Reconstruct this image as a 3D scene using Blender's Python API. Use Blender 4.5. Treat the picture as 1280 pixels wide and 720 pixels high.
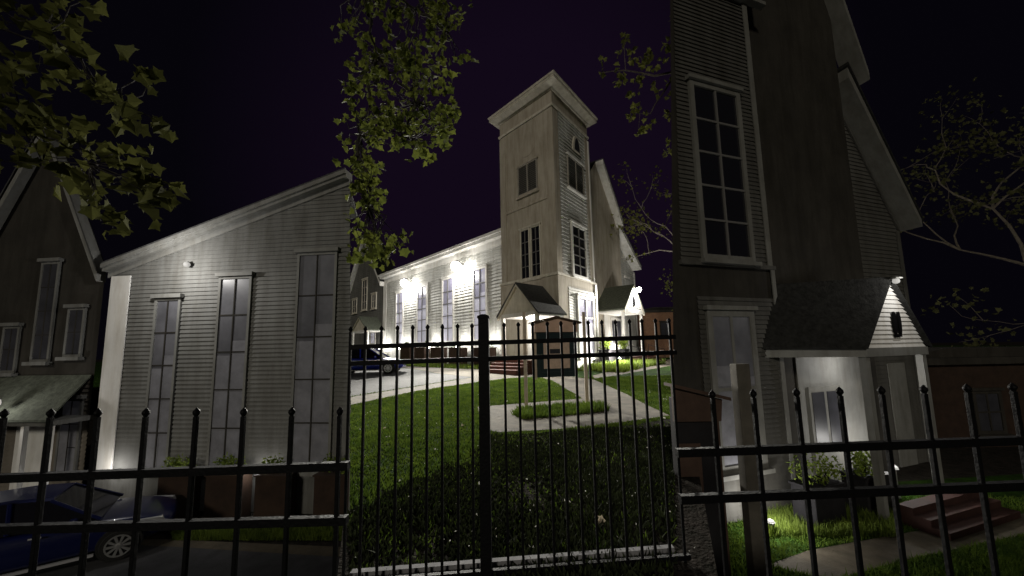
import bpy, math, random
from mathutils import Vector, Matrix

for o in list(bpy.data.objects):
    bpy.data.objects.remove(o)
SC = bpy.context.scene
COL = SC.collection
R = math.radians
random.seed(7)

# ------------------------------------------------------------------ camera
F_PX, PITCH, ROLL, SHIFT = 450.0, R(6.3), -0.020, 26.0     # in pixels of a 1280 wide picture
cam_data = bpy.data.cameras.new('camera')
cam = bpy.data.objects.new('camera', cam_data)
COL.objects.link(cam)
cam_data.sensor_width = 36.0
cam_data.lens = 36.0 * F_PX / 1280.0
cam_data.shift_y = SHIFT / 1280.0
cam_data.clip_start = 0.05
cam_data.clip_end = 2000
CAM_LOC = Vector((0, 0, 1.6))
CAM_ROT = Matrix.Rotation(R(90) + PITCH, 3, 'X') @ Matrix.Rotation(ROLL, 3, 'Z')
cam.matrix_world = Matrix.Translation(CAM_LOC) @ CAM_ROT.to_4x4()
SC.camera = cam

# ------------------------------------------------------------------ night sky, faint moonlight, exposure
world = bpy.data.worlds.new('World')
SC.world = world
world.use_nodes = True
nt = world.node_tree
nt.nodes.clear()
out = nt.nodes.new('ShaderNodeOutputWorld')
bg = nt.nodes.new('ShaderNodeBackground')
geo = nt.nodes.new('ShaderNodeTexCoord')
dotn = nt.nodes.new('ShaderNodeVectorMath'); dotn.operation = 'DOT_PRODUCT'
gl = Vector((0.03, 0.93, 0.36)).normalized()           # sky made brighter above the church, darker to the sides
dotn.inputs[1].default_value = gl
ramp = nt.nodes.new('ShaderNodeValToRGB')
el = ramp.color_ramp.elements
el[0].position = 0.74; el[0].color = (0.0016, 0.0013, 0.0028, 1)
el[1].position = 0.93; el[1].color = (0.0056, 0.0027, 0.0086, 1)
nt.links.new(geo.outputs['Generated'], dotn.inputs[0])
nt.links.new(dotn.outputs['Value'], ramp.inputs[0])
nt.links.new(ramp.outputs[0], bg.inputs['Color'])
bg.inputs['Strength'].default_value = 1.0
nt.links.new(bg.outputs[0], out.inputs['Surface'])

sun_d = bpy.data.lights.new('moonlight', 'SUN')
sun_d.energy = 0.68
sun_d.angle = R(8)
sun_d.color = (1.0, 0.93, 0.78)
sun = bpy.data.objects.new('moonlight', sun_d)
COL.objects.link(sun)
sun.rotation_euler = Vector((-0.28, -0.92, 0.36)).to_track_quat('Z', 'Y').to_euler()   # from behind the camera, a little to the left

SC.view_settings.view_transform = 'Standard'
SC.view_settings.look = 'None'
SC.view_settings.exposure = 0.0
SC.view_settings.gamma = 1.0
SC.render.engine = 'CYCLES'

# ------------------------------------------------------------------ helpers
def ray(px, py):
    d = Vector(((px - 640) / F_PX, -(py - 360 - SHIFT) / F_PX, -1.0))
    return CAM_ROT @ d
def at(px, py, Y):
    d = ray(px, py)
    return CAM_LOC + d * (Y / d.y)
def onz(px, py, z):
    d = ray(px, py)
    return CAM_LOC + d * ((z - CAM_LOC.z) / d.z)

LOW = -2.4                                               # ground level of the two lower lots
def h(Y):                                                # height of the raised church lawn
    return 0.35 * min(max((Y - 10) / 12.0, 0), 1)
def ong(px, py):
    p = onz(px, py, 0)
    for _ in range(30):
        p = onz(px, py, h(p.y))
    return p

class MB:
    def __init__(s): s.v = []; s.f = []
    def add(s, vs, fs):
        b = len(s.v)
        s.v += [tuple(v) for v in vs]
        s.f += [tuple(i + b for i in f) for f in fs]
    def prism(s, a, b):                                  # two matching rings
        n = len(a)
        s.add(list(a) + list(b), [tuple(range(n - 1, -1, -1)), tuple(range(n, 2 * n))] +
              [(i, (i + 1) % n, n + (i + 1) % n, n + i) for i in range(n)])
    def box(s, c, sx, sy, sz, rot=0.0):
        m = Matrix.Rotation(rot, 3, 'Z')
        pts = [Vector(c) + m @ Vector((x * sx / 2, y * sy / 2, -sz / 2)) for x, y in ((-1, -1), (1, -1), (1, 1), (-1, 1))]
        s.prism(pts, [p + Vector((0, 0, sz)) for p in pts])
    def tube(s, pts, rads, n=8, cap=True):
        pts = [Vector(p) for p in pts]
        if not isinstance(rads, (list, tuple)): rads = [rads] * len(pts)
        b = len(s.v)
        up = Vector((0.13, 0.31, 0.94))
        for i, p in enumerate(pts):
            t = (pts[min(i + 1, len(pts) - 1)] - pts[max(i - 1, 0)])
            t = t.normalized() if t.length > 1e-9 else Vector((0, 0, 1))
            u = t.cross(up)
            if u.length < 0.05: u = t.cross(Vector((1, 0.2, 0)))
            u.normalize(); w = t.cross(u)
            for k in range(n):
                a = 2 * math.pi * k / n
                s.v.append(tuple(p + (u * math.cos(a) + w * math.sin(a)) * rads[i]))
        for i in range(len(pts) - 1):
            for k in range(n):
                s.f.append((b + i * n + k, b + i * n + (k + 1) % n, b + (i + 1) * n + (k + 1) % n, b + (i + 1) * n + k))
        if cap:
            s.f.append(tuple(b + k for k in range(n - 1, -1, -1)))
            s.f.append(tuple(b + (len(pts) - 1) * n + k for k in range(n)))
    def lathe(s, c, prof, n=16, axis=None):              # prof: (radius, height) along axis
        ax = Vector(axis).normalized() if axis else Vector((0, 0, 1))
        u = ax.orthogonal().normalized(); w = ax.cross(u)
        b = len(s.v); c = Vector(c)
        for r, z in prof:
            for k in range(n):
                a = 2 * math.pi * k / n
                s.v.append(tuple(c + ax * z + (u * math.cos(a) + w * math.sin(a)) * r))
        for i in range(len(prof) - 1):
            for k in range(n):
                s.f.append((b + i * n + k, b + i * n + (k + 1) % n, b + (i + 1) * n + (k + 1) % n, b + (i + 1) * n + k))
        s.f.append(tuple(b + k for k in range(n - 1, -1, -1)))
        s.f.append(tuple(b + (len(prof) - 1) * n + k for k in range(n)))
    def build(s, name, mat, parent=None, smooth=False, bevel=0.0):
        me = bpy.data.meshes.new(name)
        me.from_pydata(s.v, [], s.f)
        me.update()
        o = bpy.data.objects.new(name, me)
        COL.objects.link(o)
        me.materials.append(mat)
        if smooth:
            me.polygons.foreach_set('use_smooth', [True] * len(me.polygons))
        if bevel:
            b = o.modifiers.new('bevel', 'BEVEL'); b.width = bevel; b.segments = 2; b.limit_method = 'ANGLE'
        if parent:
            o.parent = parent
            o.matrix_parent_inverse = Matrix.Translation(-parent.location)
        return o

def tag(o, label=None, cat=None, group=None, kind=None):
    if label: o['label'] = label
    if cat: o['category'] = cat
    if group: o['group'] = group
    if kind: o['kind'] = kind
    return o
def thing(name, label, cat, loc, group=None):
    o = bpy.data.objects.new(name, None)
    COL.objects.link(o)
    o.location = loc
    o.empty_display_size = 0.2
    return tag(o, label, cat, group)

class Wall:
    """a vertical wall plane: s runs along it, z up, o out of it towards the viewer"""
    def __init__(w, p, az):
        w.p = Vector((p[0], p[1])); w.d = Vector((math.sin(az), math.cos(az)))
        n = Vector((w.d.y, -w.d.x))
        if n.dot(-w.p) < 0: n = -n
        w.n = n
    def P(w, s, z, o=0.0):
        q = w.p + w.d * s + w.n * o
        return Vector((q.x, q.y, z))
    def st(w, px, py, o=0.0):
        d = ray(px, py)
        q = w.p + w.n * o - CAM_LOC.xy
        t = q.dot(w.n) / d.xy.dot(w.n)
        hit = CAM_LOC + d * t
        return ((hit.xy - w.p).dot(w.d), hit.z)
    def off(w, o):
        v = Wall(w.p + w.n * o, 0); v.d = w.d; v.n = w.n
        return v
    def prism(w, mb, poly, o0, o1):
        mb.prism([w.P(s, z, o0) for s, z in poly], [w.P(s, z, o1) for s, z in poly])
    def box(w, mb, s0, s1, z0, z1, o0, o1):
        w.prism(mb, [(s0, z0), (s1, z0), (s1, z1), (s0, z1)], o0, o1)
    def frame(w, mb, s0, s1, z0, z1, t, o0, o1):         # picture frame of four butted bars
        w.box(mb, s0, s1, z1 - t, z1, o0, o1); w.box(mb, s0, s1, z0, z0 + t, o0, o1)
        w.box(mb, s0, s0 + t, z0 + t, z1 - t, o0, o1); w.box(mb, s1 - t, s1, z0 + t, z1 - t, o0, o1)
    def disc(w, mb, s, z, rs, rz, o0, o1, n=24, a0=0, a1=360):
        poly = [(s + rs * math.cos(R(a0 + (a1 - a0) * k / n)), z + rz * math.sin(R(a0 + (a1 - a0) * k / n))) for k in range(n + (a1 - a0 < 360))]
        w.prism(mb, poly, o0, o1)

def clip(poly, f):                                       # keep f(p) >= 0
    res = []
    for i, p in enumerate(poly):
        q = poly[(i + 1) % len(poly)]
        a, b = f(p), f(q)
        if a >= 0: res.append(p)
        if (a > 0 > b) or (a < 0 < b):
            t = a / (a - b)
            res.append(tuple(p[k] + (q[k] - p[k]) * t for k in range(len(p))))
    return res

def siding(w, mb, poly, pitch, lap=0.02, base=0.0):      # lapped clapboards over a convex wall outline
    z = min(p[1] for p in poly); top = max(p[1] for p in poly)
    while z < top - 1e-4:
        a, b = z, z + pitch
        c = clip(clip(poly, lambda p: p[1] - a), lambda p: b - p[1])
        if len(c) >= 3:
            mb.add([w.P(s, zz, base + lap * (1 - (zz - a) / pitch)) for s, zz in c], [tuple(range(len(c)))])
            lo = sorted([s for s, zz in c if zz < a + 1e-5])
            if len(lo) >= 2:
                s0, s1 = lo[0], lo[-1]
                mb.add([w.P(s0, a, base), w.P(s1, a, base), w.P(s1, a, base + lap), w.P(s0, a, base + lap)], [(0, 1, 2, 3)])
        z += pitch

# ------------------------------------------------------------------ materials
def material(name, col, rough=0.7, spec=0.3, metal=0.0, noise=0.0, nscale=4.0, col2=None, bump=0.0, bscale=None,
             coat=0.0, emit=None, estr=0.0, trans=0.0, detail=6.0, contrast=(0.35, 0.65), stain=0.0):
    m = bpy.data.materials.new(name); m.use_nodes = True
    t = m.node_tree; bs = t.nodes['Principled BSDF']
    bs.inputs['Roughness'].default_value = rough
    bs.inputs['Specular IOR Level'].default_value = spec
    bs.inputs['Metallic'].default_value = metal
    bs.inputs['Base Color'].default_value = (*col, 1)
    if coat: bs.inputs['Coat Weight'].default_value = coat; bs.inputs['Coat Roughness'].default_value = 0.05
    if emit:
        bs.inputs['Emission Color'].default_value = (*emit, 1); bs.inputs['Emission Strength'].default_value = estr
    tc = t.nodes.new('ShaderNodeTexCoord')
    if noise or col2:
        n = t.nodes.new('ShaderNodeTexNoise'); n.inputs['Scale'].default_value = nscale; n.inputs['Detail'].default_value = detail
        n.inputs['Roughness'].default_value = 0.65
        t.links.new(tc.outputs['Object'], n.inputs['Vector'])
        r = t.nodes.new('ShaderNodeValToRGB')
        c2 = col2 if col2 else tuple(c * (1 - noise) for c in col)
        r.color_ramp.elements[0].position = contrast[0]; r.color_ramp.elements[0].color = (*c2, 1)
        r.color_ramp.elements[1].position = contrast[1]; r.color_ramp.elements[1].color = (*col, 1)
        t.links.new(n.outputs['Fac'], r.inputs[0]); t.links.new(r.outputs[0], bs.inputs['Base Color'])
        if stain:                                        # weather streaks running down, and blotches
            mp = t.nodes.new('ShaderNodeMapping'); mp.inputs['Scale'].default_value = (1.6, 1.6, 0.22)
            n3 = t.nodes.new('ShaderNodeTexNoise'); n3.inputs['Scale'].default_value = 2.0; n3.inputs['Detail'].default_value = 9; n3.inputs['Roughness'].default_value = 0.7
            r3 = t.nodes.new('ShaderNodeValToRGB'); r3.color_ramp.elements[0].position = 0.36; r3.color_ramp.elements[1].position = 0.58
            v = 1 - stain; r3.color_ramp.elements[0].color = (v, v * .97, v * .92, 1)
            mx3 = t.nodes.new('ShaderNodeMix'); mx3.data_type = 'RGBA'; mx3.blend_type = 'MULTIPLY'; mx3.inputs[0].default_value = 1.0
            t.links.new(tc.outputs['Object'], mp.inputs[0]); t.links.new(mp.outputs[0], n3.inputs['Vector']); t.links.new(n3.outputs['Fac'], r3.inputs[0])
            t.links.new(r.outputs[0], mx3.inputs[6]); t.links.new(r3.outputs[0], mx3.inputs[7]); t.links.new(mx3.outputs[2], bs.inputs['Base Color'])
    if bump:
        n2 = t.nodes.new('ShaderNodeTexNoise'); n2.inputs['Scale'].default_value = bscale or nscale * 3; n2.inputs['Detail'].default_value = 4
        t.links.new(tc.outputs['Object'], n2.inputs['Vector'])
        b = t.nodes.new('ShaderNodeBump'); b.inputs['Strength'].default_value = bump; b.inputs['Distance'].default_value = 0.05
        t.links.new(n2.outputs['Fac'], b.inputs['Height']); t.links.new(b.outputs[0], bs.inputs['Normal'])
    if trans:
        tr = t.nodes.new('ShaderNodeBsdfTranslucent'); mx = t.nodes.new('ShaderNodeMixShader')
        mx.inputs[0].default_value = trans
        if noise or col2: t.links.new(r.outputs[0], tr.inputs['Color'])
        else: tr.inputs['Color'].default_value = (*col, 1)
        t.links.new(bs.outputs[0], mx.inputs[1]); t.links.new(tr.outputs[0], mx.inputs[2])
        t.links.new(mx.outputs[0], t.nodes['Material Output'].inputs['Surface'])
    return m

def brick_material(name, c1, c2, mortar, scale):
    m = bpy.data.materials.new(name); m.use_nodes = True
    t = m.node_tree; bs = t.nodes['Principled BSDF']; bs.inputs['Roughness'].default_value = 0.85
    tc = t.nodes.new('ShaderNodeTexCoord'); mp = t.nodes.new('ShaderNodeMapping')
    mp.inputs['Rotation'].default_value = (R(90), 0, 0)
    b = t.nodes.new('ShaderNodeTexBrick')
    b.inputs['Color1'].default_value = (*c1, 1); b.inputs['Color2'].default_value = (*c2, 1); b.inputs['Mortar'].default_value = (*mortar, 1)
    b.inputs['Scale'].default_value = scale; b.inputs['Mortar Size'].default_value = 0.012
    t.links.new(tc.outputs['Object'], mp.inputs[0]); t.links.new(mp.outputs[0], b.inputs['Vector'])
    t.links.new(b.outputs['Color'], bs.inputs['Base Color'])
    return m

M = dict(
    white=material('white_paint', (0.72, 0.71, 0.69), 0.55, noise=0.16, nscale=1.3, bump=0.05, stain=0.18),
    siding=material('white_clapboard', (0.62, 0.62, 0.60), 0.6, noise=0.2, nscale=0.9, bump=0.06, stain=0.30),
    stucco=material('beige_stucco', (0.46, 0.415, 0.35), 0.85, col2=(0.38, 0.34, 0.28), nscale=0.7, bump=0.12, bscale=9, stain=0.28),
    cream=material('cream_trim', (0.62, 0.58, 0.50), 0.7, noise=0.18, nscale=1.7, stain=0.25),
    greysiding=material('grey_clapboard', (0.165, 0.165, 0.158), 0.7, noise=0.25, nscale=0.8, stain=0.34),  # white clapboard darkened to make the hall dim; also the grey wing
    dimsiding=material('dimmed_clapboard', (0.085, 0.082, 0.074), 0.7, noise=0.25, nscale=0.8, stain=0.35),  # clapboard darker still, the right front's dimness put into its paint
    darktrim=material('dimmed_trim', (0.17, 0.168, 0.155), 0.7, noise=0.2, nscale=2, stain=0.25),  # trim colour lowered so the right front looks dimly lit
    planterdark=material('dark_planter', (0.020, 0.019, 0.021), 0.7, spec=0.1, noise=0.3, nscale=4),
    panel=material('recessed_panel', (0.30, 0.28, 0.245), 0.9, noise=0.2, nscale=1.5),
    low_pane=material('glowing_low_pane', (0.42, 0.41, 0.47), 0.8, emit=(0.62, 0.61, 0.74), estr=0.30, noise=0.25, nscale=2.5),  # bright lower glass: its light put into colour and emission
    dim_low_pane=material('pale_low_pane', (0.20, 0.20, 0.225), 0.8, noise=0.3, nscale=3),
    darkroof=material('unlit_shingle', (0.030, 0.030, 0.029), 0.95, spec=0.05, noise=0.5, nscale=9, bump=0.4, bscale=22),  # shingle darkened for roofs that get no light
    leafdim=material('dimmed_olive_leaves', (0.105, 0.105, 0.045), 0.8, spec=0.03, col2=(0.04, 0.042, 0.018), nscale=2.6, trans=0.3),  # leaf colour lowered to make the right tree dim
    newleaf=material('pale_new_leaves', (0.20, 0.21, 0.055), 0.8, spec=0.05, col2=(0.11, 0.115, 0.035), nscale=2.6, trans=0.35),
    dimwhite=material('dimmed_white_trim', (0.20, 0.20, 0.19), 0.7, noise=0.2, nscale=2, stain=0.25),  # white trim with the side buildings' dimness in its colour
    greytrim=material('grey_glazing_bar', (0.13, 0.125, 0.12), 0.6),
    dimbrown=material('dimmed_brown_brick', (0.034, 0.019, 0.012), 0.9, noise=0.4, nscale=3),  # brown darkened in place of dim light
    dimblue=material('dimmed_blue_paint', (0.004, 0.007, 0.050), 0.3, spec=0.4, coat=0.6),  # darker copy of the blue paint for the dimmed car
    dimbrick=material('dimmed_red_step', (0.045, 0.019, 0.015), 0.85, noise=0.4, nscale=4),  # step brick darkened to make the right porch dim
    dimpost=material('dimmed_post', (0.10, 0.09, 0.075), 0.85, noise=0.3, nscale=5),  # post colour lowered to look dimly lit
    darkwall=material('dimmed_weathered_wall', (0.035, 0.031, 0.025), 0.9, noise=0.35, nscale=0.9, bump=0.15, bscale=7, stain=0.35),  # wall darkened to look unlit; only the streaks are weathering
    taupe=material('taupe_wall', (0.17, 0.15, 0.125), 0.9, noise=0.25, nscale=0.6, bump=0.1, bscale=8, stain=0.30),
    shingle=material('dark_shingle', (0.075, 0.075, 0.075), 0.95, noise=0.5, nscale=9, bump=0.4, bscale=22),
    greenroof=material('moss_shingle', (0.10, 0.11, 0.085), 0.95, noise=0.5, nscale=8, bump=0.4, bscale=22),
    glass=material('dark_glass', (0.012, 0.012, 0.016), 0.08, spec=0.6),
    glow=material('glowing_glass', (0.32, 0.31, 0.42), 0.25, spec=0.5, emit=(0.60, 0.59, 0.70), estr=0.12, noise=0.3, nscale=1.2),
    dimglow=material('dim_glowing_glass', (0.13, 0.13, 0.145), 0.35, spec=0.3, noise=0.5, nscale=0.9, emit=(0.5, 0.49, 0.58), estr=0.008),
    greyglass=material('grey_glass', (0.04, 0.04, 0.048), 0.45, spec=0.25, noise=0.4, nscale=2),
    louvre=material('louvre_slats', (0.10, 0.095, 0.09), 0.8, noise=0.3, nscale=5),
    iron=material('black_iron', (0.004, 0.0038, 0.005), 0.6, spec=0.12, noise=0.3, nscale=30, bump=0.15, bscale=60),
    grass=material('lawn_soil', (0.030, 0.070, 0.010), 1.0, spec=0.02, col2=(0.016, 0.028, 0.008), nscale=2.2, bump=0.6, bscale=30),
    blade=material('grass_blades', (0.130, 0.190, 0.026), 0.8, spec=0.1, col2=(0.055, 0.098, 0.016), nscale=2.4, trans=0.25),
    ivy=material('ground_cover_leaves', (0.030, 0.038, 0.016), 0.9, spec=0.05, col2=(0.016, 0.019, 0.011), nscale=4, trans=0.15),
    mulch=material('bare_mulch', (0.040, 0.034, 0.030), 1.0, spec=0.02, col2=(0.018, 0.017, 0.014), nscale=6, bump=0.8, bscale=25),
    weed=material('bright_weeds', (0.16, 0.22, 0.03), 0.7, col2=(0.09, 0.13, 0.02), nscale=3, trans=0.3),
    asphalt=material('asphalt', (0.060, 0.060, 0.064), 0.9, noise=0.35, nscale=3, bump=0.35, bscale=60),
    concrete=material('concrete', (0.115, 0.096, 0.066), 0.9, col2=(0.068, 0.057, 0.040), nscale=1.6, bump=0.2, bscale=30, stain=0.25),
    kerb=material('kerb_stone', (0.27, 0.265, 0.28), 0.85, noise=0.35, nscale=6),
    stone=material('retaining_stone', (0.2, 0.19, 0.17), 0.9, noise=0.4, nscale=2, bump=0.3),
    brick=brick_material('red_brick', (0.13, 0.042, 0.030), (0.09, 0.032, 0.024), (0.10, 0.085, 0.07), 3.2),
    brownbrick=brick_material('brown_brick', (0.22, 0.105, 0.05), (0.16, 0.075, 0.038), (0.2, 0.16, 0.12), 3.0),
    brownboard=material('brown_board', (0.075, 0.045, 0.033), 0.8, noise=0.4, nscale=3),
    signwood=material('pinkish_board', (0.60, 0.41, 0.32), 0.8, noise=0.25, nscale=4),
    signpost=material('weathered_post', (0.46, 0.38, 0.30), 0.85, noise=0.3, nscale=5),
    signdark=material('dark_teal_case', (0.018, 0.030, 0.034), 0.35, spec=0.5),
    paper=material('faded_notice', (0.58, 0.43, 0.35), 0.7, noise=0.25, nscale=9),
    bark=material('bark', (0.13, 0.11, 0.085), 0.9, noise=0.5, nscale=6, bump=0.5),
    darkbark=material('dark_bark', (0.035, 0.03, 0.026), 0.9, noise=0.5, nscale=6, bump=0.5),
    palebark=material('pale_bark', (0.30, 0.26, 0.22), 0.9, noise=0.4, nscale=5, bump=0.4),
    leaf=material('maple_leaves', (0.115, 0.130, 0.024), 0.7, spec=0.08, col2=(0.055, 0.070, 0.016), nscale=2.6, trans=0.35),
    leafdark=material('dimmed_maple_leaves', (0.100, 0.104, 0.028), 0.8, spec=0.03, col2=(0.050, 0.053, 0.018), nscale=2.6, trans=0.3),  # the left spray's dimness put into the leaf colour
    shrub=material('shrub_leaves', (0.05, 0.085, 0.018), 0.7, col2=(0.02, 0.04, 0.01), nscale=5, trans=0.25),
    yshrub=material('yellow_green_leaves', (0.20, 0.26, 0.035), 0.7, col2=(0.11, 0.16, 0.025), nscale=5, trans=0.3),
    petal=material('white_petals', (0.75, 0.73, 0.68), 0.7, trans=0.2),
    dryleaf=material('dry_leaf', (0.55, 0.47, 0.34), 0.8, noise=0.3, nscale=20, trans=0.2),
    carblue=material('blue_car_paint', (0.012, 0.026, 0.32), 0.25, spec=0.5, coat=1.0),
    carred=material('dull_red_paint', (0.10, 0.02, 0.018), 0.35, coat=0.6),
    tyre=material('tyre_rubber', (0.014, 0.014, 0.014), 0.85),
    rim=material('alloy_rim', (0.62, 0.62, 0.62), 0.3, metal=0.8),
    lens=material('headlamp_lens', (0.4, 0.4, 0.42), 0.1, spec=0.7),
    metal=material('lamp_housing', (0.25, 0.25, 0.24), 0.5, metal=0.5),
    lampon=material('lit_lamp_glass', (1, 1, 1), 0.4, emit=(1.0, 0.97, 0.88), estr=30),
    lampdim=material('dim_lamp_glass', (0.06, 0.06, 0.06), 0.8, spec=0.05, emit=(1.0, 0.97, 0.90), estr=0.45),
)

def point_light(name, loc, power, size=0.1, color=(1, 0.96, 0.88), spot=None, aim=None):
    d = bpy.data.lights.new(name, 'SPOT' if spot else 'POINT')
    d.energy = power; d.shadow_soft_size = size; d.color = color
    if spot: d.spot_size = R(spot); d.spot_blend = 0.6
    o = bpy.data.objects.new(name, d); COL.objects.link(o); o.location = loc
    if aim is not None:
        o.rotation_euler = (Vector(loc) - Vector(aim)).to_track_quat('Z', 'Y').to_euler()
    return o

def floodlight(w, s, z, label, power, lit='lampon', out_=0.45, group=None, up=False, scale=1.0, col=(1, 0.97, 0.9), throw=0.0):
    """wall lamp: bracket, housing, glass and its own light"""
    t = thing('floodlight', label, 'lamp', w.P(s, z, 0.0), group)
    k = scale
    b = MB(); w.box(b, s - .03 * k, s + .03 * k, z - .03 * k, z + .03 * k, 0.022, 0.20 * k); b.build('bracket', M['metal'], t)
    hd = MB(); c = w.P(s, z, 0.30 * k); ax = Vector((w.n.x * .45, w.n.y * .45, -0.9 if not up else 0.9)).normalized()
    hd.lathe(c - ax * .12 * k, [(0.03 * k, 0), (0.10 * k, .03 * k), (0.13 * k, .09 * k), (0.13 * k, .11 * k)], 16, ax)
    hd.build('housing', M['metal'], t)
    g = MB(); g.lathe(c - ax * .01 * k, [(0.12 * k, 0), (0.19 * k, 0.07 * k), (0.20 * k, .16 * k), (0.14 * k, .27 * k), (0.02 * k, .31 * k)], 16, ax)
    g.build('lens', M[lit], t, smooth=True)
    point_light('flood_lamp', c + ax * .42 * k + V3(w.n * throw, 0), power, 0.12 * k, col)
    return t

LOWPANE = {'glow': 'low_pane', 'dimglow': 'dim_low_pane'}
def window(w, par, s0, s1, z0, z1, cols, rows, pane, t=0.12, o=0.03, name='window', trim='white', bar=0.05, sill=True, proud=0.07, mun=None):
    f = MB(); w.frame(f, s0, s1, z0, z1, t, 0.0, proud)
    if sill: w.box(f, s0 - .08, s1 + .08, z0 - .10, z0, 0.0, proud + .10); w.box(f, s0 - .06, s1 + .06, z1, z1 + .10, 0.0, proud + .07)
    fo = f.build(name, M[trim], par)
    g = MB(); w.box(g, s0 + t, s1 - t, z0 + t, z1 - t, 0.0, o); g.build('pane', M[pane], fo)
    b = MB(); a0, a1, c0, c1 = s0 + t, s1 - t, z0 + t, z1 - t
    if pane in LOWPANE:
        q = MB(); mdl = a0 + (a1 - a0) * .52; w.box(q, a0, mdl, c0, c0 + (c1 - c0) * .66, o, o + .004); w.box(q, mdl + .01, a1, c0, c0 + (c1 - c0) * .58, o, o + .006); q.build('low_pane', M[LOWPANE[pane]], fo)  # lighter slabs imitate the brighter light on the lower glass
    xs = [a0 + (a1 - a0) * (i + 1) / cols for i in range(cols - 1)]
    for x in xs: w.box(b, x - bar / 2, x + bar / 2, c0, c1, o, proud - .012)
    edges = [a0] + xs + [a1]
    for j in range(rows - 1):
        z = c0 + (c1 - c0) * (j + 1) / rows
        for i in range(cols):
            l = edges[i] + (bar / 2 if i else 0); r = edges[i + 1] - (bar / 2 if i < cols - 1 else 0)
            w.box(b, l, r, z - bar / 2, z + bar / 2, o, proud - .016)
    if b.v: b.build('muntin', M[mun or trim], fo)
    return fo

def louvres(w, par, s0, s1, z0, z1, trim='cream'):
    side = 'panel'; f = MB(); w.frame(f, s0, s1, z0, z1, .10, 0, .09); mid = (s0 + s1) / 2
    w.box(f, mid - .05, mid + .05, z0 + .10, z1 - .10, 0, .085)
    fo = f.build('louvre_window', M[side], par)
    f = MB(); w.box(f, s0 - .1, s1 + .1, z0 - .12, z0, 0, .2); f.build('sill', M[trim], fo)
    f = MB(); w.box(f, s0 - .08, s1 + .08, z1, z1 + .10, 0, .14); f.build('lintel', M[trim], fo)
    b = MB(); z = z0 + .12
    while z < z1 - .2:
        for a, c in ((s0 + .1, mid - .05), (mid + .05, s1 - .1)):
            b.prism([w.P(a, z, .06), w.P(c, z, .06), w.P(c, z + .09, .0), w.P(a, z + .09, .0)],
                    [w.P(a, z + .02, .07), w.P(c, z + .02, .07), w.P(c, z + .11, .01), w.P(a, z + .11, .01)])
        z += .13
    b.build('slats', M['louvre'], fo)
    return fo

LEAF = [(0, 0), (.32, .18), (.50, .08), (.46, .42), (.62, .62), (.30, .72), (0, 1.0), (-.30, .72), (-.62, .62), (-.46, .42), (-.50, .08), (-.32, .18)]
def add_leaf(mb, c, size, rnd, lobed=True, droop=0.0):
    d = Vector((rnd.gauss(0, 1), rnd.gauss(0, 1), rnd.gauss(0, 1) - droop)).normalized()
    u = d.orthogonal().normalized(); u = Matrix.Rotation(rnd.random() * 6.28, 3, d) @ u
    n = d.cross(u)
    b = len(mb.v)
    shape = LEAF if lobed else [(0, 0), (.3, .4), (0, 1), (-.3, .4)]
    c = Vector(c)
    for x, y in shape:
        mb.v.append(tuple(c + (u * x + d * y + n * (abs(x) * .35 - y * y * .25)) * size))
    if lobed:
        mb.f += [(b, b + 1, b + 2, b + 3), (b, b + 3, b + 4, b + 5, b + 6), (b, b + 6, b + 7, b + 8, b + 9), (b, b + 9, b + 10, b + 11)]
    else:
        mb.f += [(b, b + 1, b + 2), (b, b + 2, b + 3)]

def shrub(name, label, cat, c, rx, ry, rz, n, leafm, size, group=None, seed=1, rot=0.0, stems=True):
    rnd = random.Random(seed)
    c = Vector(c)
    t = thing(name, label, cat, c, group)
    mb = MB(); m = Matrix.Rotation(rot, 3, 'Z')
    lumps = [(rnd.uniform(-.7, .7), rnd.uniform(-.6, .6), rnd.uniform(.25, .8), rnd.uniform(.28, .5)) for _ in range(9)]
    for _ in range(n):
        lx, ly, lz, lr = rnd.choice(lumps)
        v = Vector((rnd.gauss(0, 1), rnd.gauss(0, 1), rnd.gauss(0, 1))).normalized() * (lr * rnd.random() ** .4)
        p = c + m @ Vector(((lx + v.x) * rx, (ly + v.y) * ry, max(.03, (lz + v.z)) * rz))
        add_leaf(mb, p, size * rnd.uniform(.6, 1.3), rnd, lobed=False, droop=-.5)
    mb.build('foliage', M[leafm], t)
    if stems:
        s = MB()
        for lx, ly, lz, lr in lumps:
            s.tube([c + m @ Vector((lx * rx * .3, ly * ry * .3, -.02)), c + m @ Vector((lx * rx, ly * ry, lz * rz))], [.02, .006], 5)
        s.build('stem', M['darkbark'], t)
    return t

# ------------------------------------------------------------------ ground
YS = [2.3, 4, 6, 8, 10, 12, 14, 16, 18, 20, 22, 30, 45, 70, 110, 160]
K = 0.4505                                               # the raised lawn widens as a wedge between two retaining walls
EDGE = [[tuple(ong(x, 730 - 5 * i))[:2] for i in range(57)] for x in (437.5, 843.5)]
def edge(side, Y):
    e = EDGE[side]
    if Y <= e[0][1]: return e[0][0] * Y / e[0][1]
    for (xa, ya), (xb, yb) in zip(e, e[1:]):
        if ya <= Y <= yb: return xa + (xb - xa) * (Y - ya) / (yb - ya)
    return e[-1][0] * Y / e[-1][1]
def xr(Y):
    if Y <= 16: return edge(0, Y), edge(1, Y)
    e = min(1, (Y - 16) / 4) ; return -K * Y - e * 60, K * Y + e * 60
g = MB()
for i in range(len(YS) - 1):
    y0, y1 = YS[i], YS[i + 1]; a0, b0 = xr(y0); a1, b1 = xr(y1)
    g.add([(a0, y0, h(y0)), (b0, y0, h(y0)), (b1, y1, h(y1)), (a1, y1, h(y1))], [(0, 1, 2, 3)])
g.add([(-9, -8, 0), (9, -8, 0), (9, 2.3, 0), (-9, 2.3, 0)], [(0, 1, 2, 3)])
tag(g.build('church_lawn', M['grass']), kind='structure')
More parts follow.
